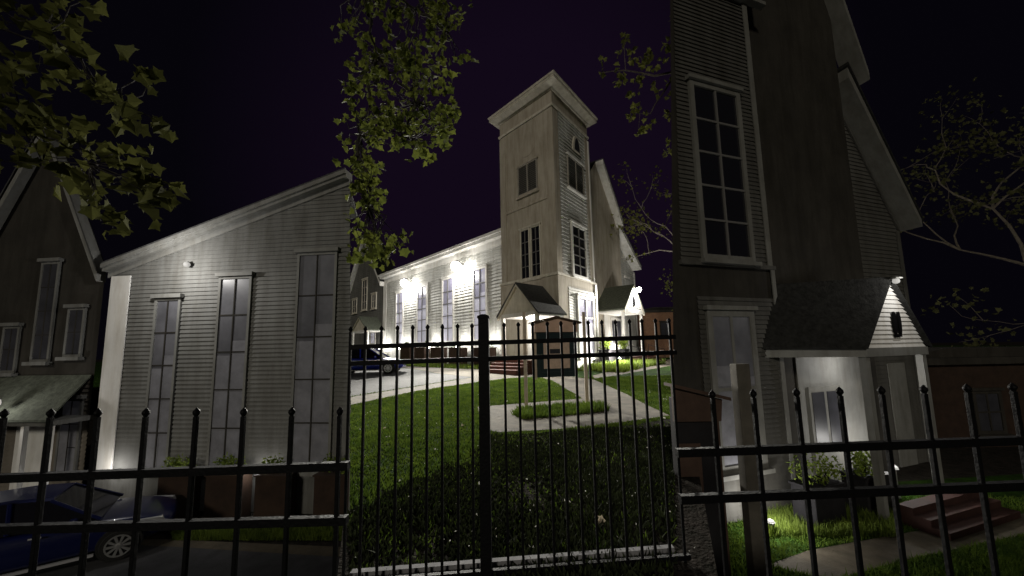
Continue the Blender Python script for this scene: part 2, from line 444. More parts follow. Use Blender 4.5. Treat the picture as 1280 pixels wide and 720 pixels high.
g = MB(); g.add([(-600, -600, LOW - .02), (600, -600, LOW - .02), (600, 900, LOW - .02), (-600, 900, LOW - .02)], [(0, 1, 2, 3)])
tag(g.build('ground', M['mulch']), kind='structure')
g = MB()
for sgn in (-1, 1):
    i_ = -sgn
    for ya, yb in zip(YS[:7], YS[1:8]):
        ta, tb = h(ya) - .012, h(yb) - .012
        xa, xb = edge(sgn > 0, ya), edge(sgn > 0, yb)
        g.prism([(xa + i_ * .02, ya, LOW - .1), (xb + i_ * .02, yb, LOW - .1), (xb + i_ * .3, yb, LOW - .1), (xa + i_ * .3, ya, LOW - .1)],
                [(xa + i_ * .02, ya, ta), (xb + i_ * .02, yb, tb), (xb + i_ * .3, yb, tb), (xa + i_ * .3, ya, ta)])
    a, b = sorted((sgn * 9, sgn * 1.06))
    g.prism([(a, 2.1, LOW - .1), (b, 2.1, LOW - .1), (b, 2.29, LOW - .1), (a, 2.29, LOW - .1)],
            [(a, 2.1, -.01), (b, 2.1, -.01), (b, 2.29, -.01), (a, 2.29, -.01)])
tag(g.build('retaining_wall', M['stone']), kind='structure')

def sheet(name, pix, mat, lift):
    poly = [tuple(ong(*p)) for p in pix]
    mb = MB()
    for lo, hi in ((0, 10), (10, 22), (22, 500)):
        c = clip(clip(poly, lambda p: p[1] - lo), lambda p: hi - p[1])
        if len(c) >= 3: mb.add([(p[0], p[1], h(p[1]) + lift) for p in c], [tuple(range(len(c)))])
    o = mb.build(name, M[mat])
    return tag(o, kind='structure')
def lowsheet(name, pix, mat, lift):
    mb = MB(); mb.add([onz(px, py, LOW + lift) for px, py in pix], [tuple(range(len(pix)))])
    return tag(mb.build(name, M[mat]), kind='structure')

PATHS = {
    'driveway': [(415, 500), (415, 459), (470, 457), (506, 460), (543, 466.5), (591, 471.5), (516, 483.6), (438, 496)],
    'path': [(415, 511), (415, 500.5), (438, 496.5), (516, 484), (592, 471.8), (543, 466.2), (506, 459.6), (500, 457.5), (560, 460.5), (620, 463), (668, 466.5), (668, 470.5), (640, 472.5), (599, 477.5), (516, 490), (438, 506.5)],
    'cross_path': [(597, 509), (728, 498.5), (690, 476), (668, 470.7), (668, 466), (700, 469), (742, 474.5), (785, 494), (838, 520), (742, 533), (700, 537), (625, 541), (604, 538)],
    'side_path': [(742.4, 474), (741, 469.5), (782, 460), (812, 452.5), (846, 448), (846, 456.5), (790, 466)],
}
sheet('driveway', PATHS['driveway'], 'asphalt', .004)
sheet('concrete_path', PATHS['path'], 'concrete', .008)
sheet('concrete_path', PATHS['cross_path'], 'concrete', .012)
sheet('concrete_path', PATHS['side_path'], 'concrete', .008)
BED = [(648, 513), (700, 508), (755, 507), (762, 514), (700, 521), (655, 525), (641, 519)]
sheet('flower_bed_soil', BED, 'mulch', .016)
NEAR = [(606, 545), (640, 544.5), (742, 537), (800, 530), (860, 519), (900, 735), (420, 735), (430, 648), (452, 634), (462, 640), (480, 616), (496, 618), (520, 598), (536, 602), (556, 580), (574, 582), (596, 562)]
sheet('dark_near_ground', NEAR, 'mulch', .004)  # mulch bed; its left part imitates the lawn fading into the dark

def inside(poly, x, y):
    r = False
    for i in range(len(poly)):
        x0, y0 = poly[i][:2]; x1, y1 = poly[i - 1][:2]
        if (y0 > y) != (y1 > y) and x < (x1 - x0) * (y - y0) / (y1 - y0) + x0: r = not r
    return r
PG = [[tuple(ong(*p)) for p in v] for v in PATHS.values()]
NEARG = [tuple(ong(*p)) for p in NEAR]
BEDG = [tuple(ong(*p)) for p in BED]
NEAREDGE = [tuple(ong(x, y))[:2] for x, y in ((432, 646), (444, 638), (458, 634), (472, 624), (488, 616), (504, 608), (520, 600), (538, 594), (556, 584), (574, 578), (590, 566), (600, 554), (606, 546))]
def blade_field(name, n, y0, y1, test, hgt, mat, seed, wid=.012):
    rnd = random.Random(seed); mb = MB()
    for _ in range(n):
        Y = math.sqrt(rnd.uniform(y0 * y0, y1 * y1)); X = rnd.uniform(edge(0, Y), edge(1, Y))
        if not test(X, Y): continue
        a = rnd.uniform(0, 6.28); hh = hgt * rnd.uniform(.45, 1.25) * (1 + .35 * math.sin(X * 2.1 + Y) * math.sin(Y * 1.7 - X))
        w = wid * rnd.uniform(.6, 1.4); dx, dy = math.cos(a) * w, math.sin(a) * w
        lx, ly = rnd.gauss(0, .4) * hh, rnd.gauss(0, .4) * hh; z = h(Y)
        b = len(mb.v)
        mb.v += [(X - dx, Y - dy, z), (X + dx, Y + dy, z), (X + lx, Y + ly, z + hh)]
        mb.f.append((b, b + 1, b + 2))
    return tag(mb.build(name, M[mat]), kind='stuff')
def lawn_test(X, Y):
    if any(inside(p, X, Y) for p in PG): return False
    if inside(BEDG, X, Y): return False
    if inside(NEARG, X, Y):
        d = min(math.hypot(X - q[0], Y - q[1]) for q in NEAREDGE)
        return random.random() < .12 + .8 * math.exp(-d / .8)  # blades thin out to imitate the lawn's fade into darkness
    if Y < 4.4: return random.random() < .35 + .65 * max(0, (Y - 3) / 1.4)
    return True
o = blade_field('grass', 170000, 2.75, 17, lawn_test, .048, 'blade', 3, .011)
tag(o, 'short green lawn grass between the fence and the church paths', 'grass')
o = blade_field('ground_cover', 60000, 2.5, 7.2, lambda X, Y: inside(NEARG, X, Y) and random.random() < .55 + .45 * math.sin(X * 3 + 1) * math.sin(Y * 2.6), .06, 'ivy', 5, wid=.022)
tag(o, 'dark low ground cover on the mulch bed and darkened lawn behind the iron fence', 'ground cover')
o = blade_field('bed_plants', 40000, 7.5, 10.5, lambda X, Y: inside(BEDG, X, Y), .13, 'blade', 9, wid=.02)
tag(o, 'low leafy plants filling the bed under the notice board', 'bed plants')

rnd = random.Random(21); pet = MB()
for i in range(170):
    Y = 2.9 + 12 * rnd.random() ** 1.3; X = rnd.uniform(-K * Y, K * Y)
    if any(inside(p, X, Y) for p in PG): continue
    s_ = rnd.uniform(.010, .030) * (1.4 if Y > 5 else 1)
    for _ in range(rnd.choice((1, 1, 1, 2, 3))):
        add_leaf(pet, (X + rnd.gauss(0, .03), Y + rnd.gauss(0, .03), h(Y) + rnd.uniform(.03, .07)), s_, rnd, lobed=False)
tag(pet.build('fallen_petals', M['petal']), 'white petals scattered over the grass behind the fence', 'petals', kind='stuff')
for (px, py, s_, lab) in ((748, 657, .07, 'pale dry leaf lying on dark soil right of the fence post, the largest one'),
                          (481, 537, .05, 'crumpled white leaf on the green lawn left of the fence post'),
                          (577, 534, .045, 'curled white leaf on the lawn just left of the concrete path corner'),
                          (781, 590, .035, 'small pale leaf on the dark soil below the right end of the path')):
    c = ong(px, py) + Vector((0, 0, .05)); mb = MB()
    for _ in range(3): add_leaf(mb, c + Vector((rnd.gauss(0, s_ * .3), rnd.gauss(0, s_ * .3), 0)), s_, rnd)
    tag(mb.build('fallen_leaf', M['dryleaf']), lab, 'leaf', 'pale leaves fallen on the lawn')

# ------------------------------------------------------------------ the church
azim = lambda px, py: math.atan2(ray(px, py).x, ray(px, py).y)
AL, AR = azim(212, 444), azim(1000, 428.5)
dL, dR = Vector((math.sin(AL), math.cos(AL))), Vector((math.sin(AR), math.cos(AR)))
GZ = 0.35
c0 = onz(701, 462, GZ); C0 = c0.xy
church = thing('church', 'white clapboard church lit by floodlights, with a square tower and steep gable', 'church', (C0.x, C0.y, GZ))
WL = Wall(C0, AL); WR = Wall(C0, AR)
TL, TR = WL.st(627.5, 320)[0], WR.st(739.5, 300)[0]       # tower plan
V3 = lambda p, z: Vector((p.x, p.y, z))
TOPZ = WR.st(690, 131)[1]
LEDGE = WR.st(706, 346)[1]
foot = lambda o: [C0 - (dL + dR) * o, C0 + dL * (TL + o) - dR * o, C0 + dL * (TL + o) + dR * (TR + o), C0 + dR * (TR + o) - dL * o]
def ring(o, z): return [V3(p, z) for p in foot(o)]
HT = WR.st(691, 112)[1]
tw = MB(); tw.prism(ring(0, GZ - .3), ring(0, HT + .1)); tower = tw.build('tower', M['stucco'], church)
b = MB(); b.prism(ring(.10, GZ - .2), ring(.10, LEDGE)); b.build('plinth', M['stucco'], tower)
b = MB(); b.prism(ring(.17, LEDGE), ring(.17, LEDGE + .10)); b.prism(ring(.11, LEDGE + .10), ring(.11, LEDGE + .18)); b.build('ledge', M['cream'], tower)
# cornice
b = MB(); b.prism(ring(.09, TOPZ - .06), ring(.11, TOPZ + .07)); b.build('frieze', M['cream'], tower)
b = MB(); b.prism(ring(.06, HT - .12), ring(.12, HT)); b.prism(ring(.12, HT + .002), ring(.56, HT + .10)); b.build('soffit', M['cream'], tower)
b = MB(); b.prism(ring(.58, HT + .10), ring(.58, HT + .32)); b.prism(ring(.64, HT + .32), ring(.66, HT + .42)); b.build('fascia', M['cream'], tower)
b = MB(); r0 = ring(.62, HT + .424); ap = sum(r0, Vector()) / 4 + Vector((0, 0, .3)); b.add(r0 + [ap], [(0, 1, 4), (1, 2, 4), (2, 3, 4), (3, 0, 4)]); b.build('tower_roof', M['shingle'], tower)
# corner boards
pil = MB()
for w, L in ((WL, TL), (WR, TR)):
    for a in (0.0, L - .55):
        w.box(pil, a + (.0 if a else -.05), a + .55, LEDGE + .18, TOPZ - .25, 0.0, .055 if w is WL else .052)
pil.build('corner_board', M['stucco'], tower)
# left face
def rect(w, x0, y0, x1, y1, x2=None, y2=None):
    """wall rectangle from a top-left and a bottom-right pixel"""
    s0, z1 = w.st(x0, y0); s1, z0 = w.st(x1, y1)
    return min(s0, s1), max(s0, s1), min(z0, z1), max(z0, z1)
s0, s1, z0, z1 = rect(WL, 647.5, 205, 673, 240)
z1 = WL.st(660, 204)[1]; z0 = WL.st(660, 242)[1]
louvres(WL, tower, s0, s1, z0, z1, 'stucco')
s_, z_ = WL.st(659, 181); b = MB(); WL.disc(b, s_, z_, .80, .80, 0, .02, 32); b.build('round_panel', M['stucco'], tower)
b = MB()
z_ = WL.st(660, 256)[1]
WL.box(b, .55, TL - .55, z_ - .10, z_ + .10, 0, .07)
z_ = WL.st(660, 164)[1]
b.build('string_course', M['stucco'], tower)
s0, s1, _, _ = rect(WL, 650.5, 285, 678, 349)
z1 = WL.st(664, 284)[1]; z0 = WL.st(664, 349.5)[1]
mid = (s0 + s1) / 2
window(WL, tower, s0, mid - .04, z0, z1, 2, 4, 'glass', t=.09, trim='cream', bar=.05, proud=.08, mun='greytrim')
window(WL, tower, mid + .04, s1, z0, z1, 2, 4, 'glass', t=.09, trim='cream', bar=.05, proud=.08, mun='greytrim')
# right face
sd = MB()
siding(WR, sd, [(.62, LEDGE + .2), (TR - .5, LEDGE + .2), (TR - .5, TOPZ - .1), (.62, TOPZ - .1)], .24, .06)
sd.build('clapboard', M['siding'], tower)
pb = WR.off(.10)
sd = MB(); siding(pb, sd, [(1.05, GZ), (TR - .15, GZ), (TR - .15, WR.st(725, 362)[1]), (1.05, WR.st(725, 362)[1])], .17, .045); sd.build('clapboard', M['siding'], tower)
wf = WR.off(.05)
s0 = WR.st(708, 215)[0]; s1 = WR.st(728, 225)[0]; z1 = WR.st(717, 201)[1]; z0 = WR.st(718, 240)[1]
louvres(wf, tower, s0, s1, z0, z1, 'white')
s_, z_ = WR.st(718.5, 186); b = MB(); wf.disc(b, s_, z_ - .3, .50, 1.15, 0, .10, 20, 0, 180); ar = b.build('arched_window', M['cream'], tower)
b = MB(); wf.disc(b, s_ + .05, z_ - .2, .34, .9, .10, .115, 20, 0, 180); b.build('pane', M['greyglass'], ar)
s0 = WR.st(713, 310)[0]; s1 = WR.st(731.5, 315)[0]; z1 = WR.st(722, 283)[1]; z0 = WR.st(724, 348)[1]
window(wf, tower, s0, s1, z0, z1, 2, 5, 'glass', t=.16, trim='white', bar=.06, proud=.10, mun='greytrim')
pbd = pb.off(.03)
s0 = WR.st(719, 390)[0]; s1 = WR.st(740, 395)[0]; z1 = WR.st(729, 371)[1]
window(pbd, tower, s0, s1, GZ + .55, z1, 2, 3, 'glow', t=.20, trim='white', bar=.1, proud=.10)
b = MB(); pb.box(b, TR - .12, TR + .10, GZ, LEDGE - .02, .03, .09); WR.box(b, TR - .13, TR + .03, LEDGE + .2, TOPZ - .3, .055, .10); b.build('edge_board', M['white'], tower)

# nave
NO = 0.9                                                 # nave wall lies this far behind the tower's left face
WN = Wall(C0 + dR * NO, AL)
n0 = TL; n1 = WN.st(479.5, 400)[0]
EAVE = WN.st(560, 321)[1]
nv = MB()
pts = [WN.P(n0, 0, 0).xy, WN.P(n1, 0, 0).xy, WN.P(n1, 0, -9).xy, WN.P(n0, 0, -9).xy]
nv.prism([V3(p, GZ - .3) for p in pts], [V3(p, EAVE) for p in pts]); nave = nv.build('nave', M['siding'], church)
FZ = WN.st(520, 431)[1]
sd = MB(); siding(WN, sd, [(n0, FZ), (n1, FZ), (n1, EAVE - .55), (n0, EAVE - .55)], .25, .075); sd.build('clapboard', M['siding'], nave)
b = MB(); WN.box(b, n0, n1 + .2, EAVE - .55, EAVE - .05, 0, .06); WN.box(b, n0, n1 + .35, EAVE - .05, EAVE + .22, -.2, .55); WN.box(b, n0, n1 + .4, EAVE + .22, EAVE + .42, -.2, .68); b.build('eave', M['white'], nave)
b = MB(); WN.box(b, n1 - .9, n1, FZ, EAVE - .55, .077, .105); b.build('corner_board', M['white'], nave)
rf = MB(); rl = [WN.P(n0, EAVE + .42, .6), WN.P(n1 + .3, EAVE + .42, .6), WN.P(n1 + .3, EAVE + .75, -4.5), WN.P(n0, EAVE + .75, -4.5), WN.P(n0, EAVE + .42, -9.4), WN.P(n1 + .3, EAVE + .42, -9.4)]
rf.add(rl, [(0, 1, 2, 3), (3, 2, 5, 4), (1, 5, 2), (0, 3, 4)]); rf.build('nave_roof', M['shingle'], nave)
NW = [(496, 505.5, 365), (522.5, 535.5, 357), (554, 569, 347), (593, 611, 334)]
fw = WN.off(.078)
for x0, x1, yt in NW:
    s0 = WN.st(x0, 400)[0]; s1 = WN.st(x1, 400)[0]; z1 = WN.st((x0 + x1) / 2, yt)[1]
    window(fw, nave, min(s0, s1), max(s0, s1), FZ + .05, z1, 2, 5, 'glow', t=.17, trim='white', bar=.07, proud=.10, mun='greytrim')
# foundation between white piers
b = MB(); WN.box(b, n0, n1, GZ - .2, FZ - .12, 0, .03); b.build('foundation', M['white'], nave)
b = MB(); WN.box(b, n0, n1, FZ - .12, FZ, 0, .16); b.build('water_table', M['white'], nave)
# front gables
WA = Wall(C0 + dL * 1.3, AR)
WAo = WA.off(.62)
GA = [WAo.st(753.5, 199), WAo.st(779, 277)]
aps, apz = GA[0]; ers, erz = GA[1]
wr_s = WA.st(774.5, 300)[0]
half = ers - aps
slope = (apz - erz) / half
b = MB()
wz = apz - slope * (wr_s - aps)
lf = 1.2                                                 # left of this the gables are inside the tower
outl = [(lf, GZ - .2), (wr_s, GZ - .2), (wr_s, wz), (aps, apz + .04), (lf, apz + .04 - slope * (aps - lf))]
WA.prism(b, outl, -2.0, 0)
front = b.build('front_bay', M['stucco'], church)
b = MB(); WA.prism(b, [(aps - .01, apz + .05), (lf, apz + .05 - slope * (aps - lf)), (lf, apz + .12 - slope * (aps - lf)), (aps - .01, apz + .12)], -3, .004); b.build('roof', M['darkroof'], front)
def rakes(w, par, apex, hs, hz, th, o0, o1, name='bargeboard', mat='white', left=None):
    s, z = apex; b = MB()
    for sg in (-1, 1):
        e = hs if sg > 0 or left is None else min(hs, left)
        w.prism(b, [(s, z), (s + sg * e, z - hz * e / hs), (s + sg * e, z - hz * e / hs - th), (s, z - th)][::sg], o0, o1)
    return b.build(name, M[mat], par)
def slopes(w, par, apex, hs, hz, th, o0, o1, mat='shingle', name='roof', left=None):
    return rakes(w, par, (apex[0], apex[1] + th), hs + .05, hz, th, o0, o1, name, mat, left)
rakes(WA, front, (aps, apz), half, apz - erz, .42, 0.0, .62, left=.02)
slopes(WA, front, (aps, apz + .004), half, apz - erz, .10, -4, .66, left=.02)
# main gable behind, its lower right slope shows past the bay
WB = Wall(C0 + dL * 2.1, AR)
WBo = WB.off(.9)
p1s, p1z = WBo.st(775, 281); p2s, p2z = WBo.st(801, 333)
sl = (p1z - p2z) / (p2s - p1s)
ms = aps; mz = p1z + sl * (p1s - ms)
ws = WB.st(792.5, 345)[0]
b = MB(); wz = mz - sl * (ws - ms); lb = wr_s - .5
WB.prism(b, [(lb, GZ - .2), (ws, GZ - .2), (ws, wz), (lb, mz - sl * (lb - ms))], -3, -.002)
mg = b.build('main_gable', M['stucco'], church)
sd = MB(); siding(WB, sd, [(lb, GZ), (ws, GZ), (ws, wz - .35), (lb, wz - .35 + sl * (ws - lb))], .22, .05); sd.build('clapboard', M['siding'], mg)
zt_ = lambda q: mz - sl * (q - ms)
b = MB(); WB.prism(b, [(lb, zt_(lb)), (p2s, p2z), (p2s, p2z - .36), (lb, zt_(lb) - .40)], 0.0, .95); b.build('bargeboard', M['white'], mg)
b = MB(); WB.prism(b, [(lb, zt_(lb) + .104), (p2s + .06, zt_(p2s + .06) + .104), (p2s + .06, zt_(p2s + .06) + .004), (lb, zt_(lb) + .004)], -3.2, 1.0); b.build('roof', M['shingle'], mg)
b = MB(); WB.box(b, ws - .22, ws + .03, GZ, wz - .2, .051, .09); b.build('corner_board', M['white'], mg)
s_, z_ = WB.st(783.5, 347.5); b = MB(); WB.box(b, s_ - .8, s_ + .45, z_ - .1, z_ + .12, .04, .16); b.build('window_head', M['white'], mg)

# porch builder
def porch(w, par, name, sL, sR, proj, z_eave, z_apex, roofm, gable_m, z_floor, back, post_s, soff='white'):
    """gabled porch: front plane is w, the roof runs back by `back`"""
    mid = (sL + sR) / 2
    b = MB(); w.box(b, sL, sR, z_eave - .22, z_eave, -back, -.003); rt = b.build(name, M['white'], par)
    b = MB(); w.prism(b, [(sL + .12, z_eave), (sR - .12, z_eave), (mid, z_apex - .1)], -.18, -.05); b.build('gable', M[gable_m], rt)
    hs = (sR - sL) / 2 + .15; hz = (z_apex - z_eave) * hs / ((sR - sL) / 2)
    slopes(w, rt, (mid, z_apex), hs, hz, .10, -back, .12, roofm, 'porch_roof')
    rakes(w, rt, (mid, z_apex - .004), hs, hz, .16, -.05, .10, 'bargeboard', 'cream')
    for s in post_s:
        b = MB(); w.box(b, s - .09, s + .09, z_floor, z_eave - .22, -.24, -.06); b.build('post', M['white'], rt)
    b = MB(); w.box(b, sL, sR, GZ - .1, z_floor, -back, -.02); b.build('floor', M['concrete'], rt)
    return rt
# left porch on the tower's left face
WP = WL.off(2.3)
sr = WP.st(671, 390)[0]; slp = WP.st(625, 390)[0]
ze = WP.st(648, 391)[1]; za = WP.st(646, 355)[1]
pl = porch(WP, church, 'side_porch', sr, slp, 2.3, ze, za, 'shingle', 'cream', GZ + .62, 2.3, [sr + .12, slp - .12])
# door and white wall inside it
pw = WL.off(.102)
b = MB(); pw.box(b, sr + .1, slp - .1, GZ + .6, ze - .25, 0, .04); b.build('porch_wall', M['white'], pl)
b = MB(); pw.box(b, sr + 1.0, sr + 2.3, GZ + .62, GZ + 2.9, .04, .09); dd = b.build('door', M['white'], pl)
b = MB(); pw.box(b, sr + 1.15, sr + 1.6, GZ + 1.7, GZ + 2.7, .09, .10); pw.box(b, sr + 1.7, sr + 2.15, GZ + 1.7, GZ + 2.7, .09, .10); b.build('pane', M['greyglass'], dd)
# brick steps up to the left porch, running out to the left
st_w = Wall(WP.P(slp, 0, -.3).xy, AL)
for i in range(4):
    b = MB(); z = GZ + .62 - .155 * i
    WP.box(b, slp - 2.6 - .0, slp - .0 + .0 + .12 , GZ - .1, z, .02 + .32 * i, .02 + .32 * (i + 1)); b.build('step', M['brick'], pl)
# right porch
WQ = WB.off(3.1)
q0 = WQ.st(780.5, 388)[0]; q1 = WQ.st(803.5, 388)[0]
ze = WQ.st(791, 387)[1]; za = WQ.st(791, 357)[1]
pr = porch(WQ, church, 'front_porch', q0, q1, 3.1, ze, za, 'greenroof', 'white', GZ + .5, 4.2, [q0 + .1, q1 - .1])
sd = MB(); m_ = (q0 + q1) / 2; siding(WQ, sd, [(q0 + .14, ze), (q1 - .14, ze), (m_, za - .22)], .17, .05, -.05); sd.build('clapboard', M['siding'], pr)
b = MB(); zc = ze + (za - ze) * .38
for sg in (-1, 1): WQ.disc(b, m_ + sg * .11, zc, .075, .36, .01, .06, 14)
WQ.box(b, m_ - .16, m_ + .16, zc - .42, zc - .33, .01, .05); b.build('emblem', M['iron'], pr)
pwall = WA.off(.02)
a0 = pwall.st(756, 420)[0]; a1 = pwall.st(779, 420)[0]
b = MB(); pwall.box(b, a0, a1 + 3, GZ, WA.st(770, 386)[1], 0, .05); b.build('porch_wall', M['white'], pr)
b = MB(); d0 = pwall.st(763.5, 420)[0]; d1 = pwall.st(776, 420)[0]; pwall.box(b, d0, d1, GZ + .5, WA.st(770, 398)[1], .05, .10); dd = b.build('door', M['white'], pr)
b = MB(); dm = (d0 + d1) / 2; zt = WA.st(770, 400)[1]
pwall.box(b, d0 + .12, dm - .1, GZ + 1.5, zt - .1, .10, .112); pwall.box(b, dm + .1, d1 - .12, GZ + 1.5, zt - .1, .10, .112); b.build('pane', M['greyglass'], dd)
for i in range(4):
    b = MB(); z = GZ + .5 - .13 * i
    WQ.box(b, q0 + .1, q1 + .9, GZ - .1, z, .0 + .34 * i, .34 * (i + 1)); b.build('step', M['brick'], pr)
for s in (q0 + .25, q1 + .7):
    b = MB(); p0 = WQ.P(s, GZ + .5, .05); p1 = WQ.P(s, GZ + .1, 1.3)
    up = Vector((0, 0, .85)); b.tube([p0, p0 + up, p1 + up, p1], .025, 6); b.build('handrail', M['iron'], pr)

# gabled wing at the far left of the church
wc = WN.st(457.5, 350)[0]; we = n1 + .25
WZ = WN.st(457.5, 298)[1]; wez = WN.st(478, 352)[1]
wing = thing('gabled_wing', 'tall grey gabled church wing beyond the nave, left of the floodlit wall', 'building', WN.P(wc, GZ, 0))
hw = wc - we
b = MB(); WN.prism(b, [(wc - hw, GZ - .2), (wc + hw, GZ - .2), (wc + hw, wez), (wc, WZ), (wc - hw, wez)], -1.6, -.002); b.build('wall', M['taupe'], wing)
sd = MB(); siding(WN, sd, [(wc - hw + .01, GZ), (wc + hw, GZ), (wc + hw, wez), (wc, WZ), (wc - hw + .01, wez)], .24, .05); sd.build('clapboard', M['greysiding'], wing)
hz = (WZ - wez) * (hw + .35) / hw
rakes(WN, wing, (wc, WZ + .3), hw + .35, hz, .5, .052, .55)
slopes(WN, wing, (wc, WZ + .304), hw + .35, hz, .14, -1.8, .6, 'darkroof')
def pxwin(w, par, x0, x1, y0, y1, cols, rows, pane, **kw):
    s0 = w.st(x0, (y0 + y1) / 2)[0]; s1 = w.st(x1, (y0 + y1) / 2)[0]
    return window(w, par, min(s0, s1), max(s0, s1), w.st((x0 + x1) / 2, y1)[1], w.st((x0 + x1) / 2, y0)[1], cols, rows, pane, **kw)
wo = WN.off(.052)
pxwin(wo, wing, 453, 459.5, 349, 388, 2, 4, 'greyglass', t=.18, trim='cream', proud=.1)
pxwin(wo, wing, 465, 471, 367, 386, 2, 2, 'greyglass', t=.16, trim='cream', proud=.1)
pxwin(wo, wing, 441, 446.5, 374, 392, 2, 2, 'greyglass', t=.16, trim='cream', proud=.1)
pxwin(wo, wing, 463.5, 470, 404, 431, 2, 3, 'glow', t=.2, trim='white', proud=.1)
WH = WN.off(2.0)
h0 = WH.st(459, 405)[0]; h1 = WH.st(440, 405)[0]
wp = porch(WH, wing, 'wing_porch', min(h0, h1), max(h0, h1), 2.0, WH.st(450, 413)[1], WH.st(447, 397)[1], 'greenroof', 'cream', GZ + .2, 2.0, [min(h0, h1) + .1, max(h0, h1) - .1])

# lamps of the church
s_, z_ = WN.st(514.5, 352); floodlight(WN, s_, z_, 'glaring white floodlight under the nave eave, the left of two', 640, group='floodlights along the nave eave', scale=2.1)  # oversized lenses on both eave lamps stand in for their glare
s_, z_ = WN.st(579.5, 331); floodlight(WN, s_, z_, 'glaring white floodlight under the nave eave, the one nearer the tower', 560, group='floodlights along the nave eave', scale=2.1)
WQf = WQ.off(.1)
s_, z_ = WQ.st(791, 361); floodlight(WQf, s_, z_ , 'bright lamp at the top of the front porch gable', 700, scale=1.0)
ups = [(485, 'ground uplight at the left corner of the nave wall'), (509, 'ground uplight between the first and second nave windows from the left'),
       (546, 'ground uplight between the second and third nave windows'), (583, 'ground uplight between the third and fourth nave windows'),
       (620, 'ground uplight at the nave wall beside the brick steps')]
for x, lab in ups:
    s_ = WN.st(x, 430)[0]
    wl = WN.off(.55)
    floodlight(wl, s_, FZ - .35, lab, 210, group='uplights along the nave base', up=True, scale=.8)
p = WQ.P(q1 - .5, GZ + .8, -1.6)
t = thing('porch_uplight', 'low bright lamp at the foot of the front porch posts', 'lamp', p)
b = MB(); b.lathe(p, [(.09, -.3), (.05, -.28), (.05, -.02), (.12, 0)], 12); b.build('housing', M['metal'], t)
b = MB(); b.lathe(p, [(.11, .0), (.10, .06), (.05, .11), (.01, .12)], 12); b.build('lens', M['lampon'], t)
point_light('porch_lamp', p + Vector((0, 0, .3)), 500, .1)
# lamp under the left porch ceiling
p = WP.P((sr + slp) / 2, WP.st(648, 391)[1] - .32, -1.2)
t = thing('ceiling_lamp', 'small round lamp under the side porch ceiling by the notice board', 'lamp', p)
b = MB(); b.lathe(p, [(.10, .10), (.10, .06)], 14); b.build('base', M['metal'], t)
b = MB(); b.lathe(p, [(.02, -.06), (.08, -.03), (.10, .02), (.10, .06)], 14); b.build('globe', M['lampon'], t)
point_light('ceiling_lamp_light', p - Vector((0, 0, .2)), 260, .1)
# extra spots by the eave floodlights and gable lamp, added to light the lawn
for px, aim, pw_, ang in ((514.5, (505, 500), 23000, 50), (579.5, (630, 500), 23000, 52)):
    s_, z_ = WN.st(px, 345); q = WN.P(s_, z_ - .3, 1.3)
    point_light('lawn_fill_spot', q, pw_, .15, (1, .96, .86), ang, ong(*aim))
q = WQ.P((q0 + q1) / 2, za - .1, .9)
point_light('gable_fill_spot', q, 7000, .1, (1, .96, .86), 80, ong(750, 485))
# added fill lamp, lights the tower's right face and soffit from below
p = WR.P(TR * .80, GZ + .45, 1.9)
t = thing('floodlight', 'added low fill lamp between the planters in front of the bright tower door', 'lamp', p)
b = MB(); b.lathe(p, [(.08, -.45), (.03, -.43), (.03, -.06), (.12, -.02), (.14, .05)], 12); b.build('housing', M['metal'], t)
b = MB(); b.lathe(p, [(.13, .05), (.12, .09), (.06, .12), (.01, .13)], 12); b.build('lens', M['lampon'], t)
point_light('tower_fill', p + Vector((0, 0, .3)), 900, .12)

# planting and planters at the church base
wpl = WN.off(1.25)
PL = ('leftmost, beside the car', 'second from the left', 'third from the left', 'fourth from the left', 'rightmost, by the brick steps')
for i, (x0, x1) in enumerate(((500, 512), (519, 530), (538, 551), (561, 576), (590, 612))):
    a, c = sorted((wpl.st(x0, 442)[0], wpl.st(x1, 442)[0])); zt = wpl.st((x0 + x1) / 2, 434.5)[1]
    t = thing('planter', 'dark brown planter box along the lit nave wall, ' + PL[i], 'planter', wpl.P((a + c) / 2, GZ, -.3), 'planters along the nave')
    b = MB(); wpl.box(b, a, c, GZ - .05, zt - .06, -.6, 0); b.build('box', M['brownboard'], t)
    b = MB(); wpl.box(b, a - .05, c + .05, zt - .06, zt, -.65, .05); b.build('rim', M['brownboard'], t)
    shrub('shrub', 'small green plants in the planter along the nave, ' + PL[i], 'shrub', wpl.P((a + c) / 2, zt - .05, -.3), (c - a) * .48, .25, .55, 220, 'shrub', .12, 'plants in the nave planters', seed=30 + i, rot=-AL + R(90))
mb = MB(); rnd = random.Random(4)
for _ in range(5000):
    s = rnd.uniform(n0 - .2, n1); o_ = rnd.uniform(.8, 3.2); p = WN.P(s, 0, o_); z = h(p.y); hh = rnd.uniform(.08, .3)
    a = rnd.uniform(0, 6.28); b0 = len(mb.v)
    mb.v += [(p.x - .03 * math.cos(a), p.y - .03 * math.sin(a), z), (p.x + .03 * math.cos(a), p.y + .03 * math.sin(a), z), (p.x + rnd.gauss(0, .06), p.y + rnd.gauss(0, .06), z + hh)]
    mb.f.append((b0, b0 + 1, b0 + 2))
for _ in range(5000):
    s = rnd.uniform(.2, TR + 3); o_ = rnd.uniform(.9, 3.6); p = WR.P(s, 0, o_); z = h(p.y); hh = rnd.uniform(.1, .45)
    a = rnd.uniform(0, 6.28); b0 = len(mb.v)
    mb.v += [(p.x - .03 * math.cos(a), p.y - .03 * math.sin(a), z), (p.x + .03 * math.cos(a), p.y + .03 * math.sin(a), z), (p.x + rnd.gauss(0, .08), p.y + rnd.gauss(0, .08), z + hh)]
    mb.f.append((b0, b0 + 1, b0 + 2))
tag(mb.build('tall_weeds', M['weed']), 'yellow green grass strip growing along the foot of the church', 'weeds', kind='stuff')
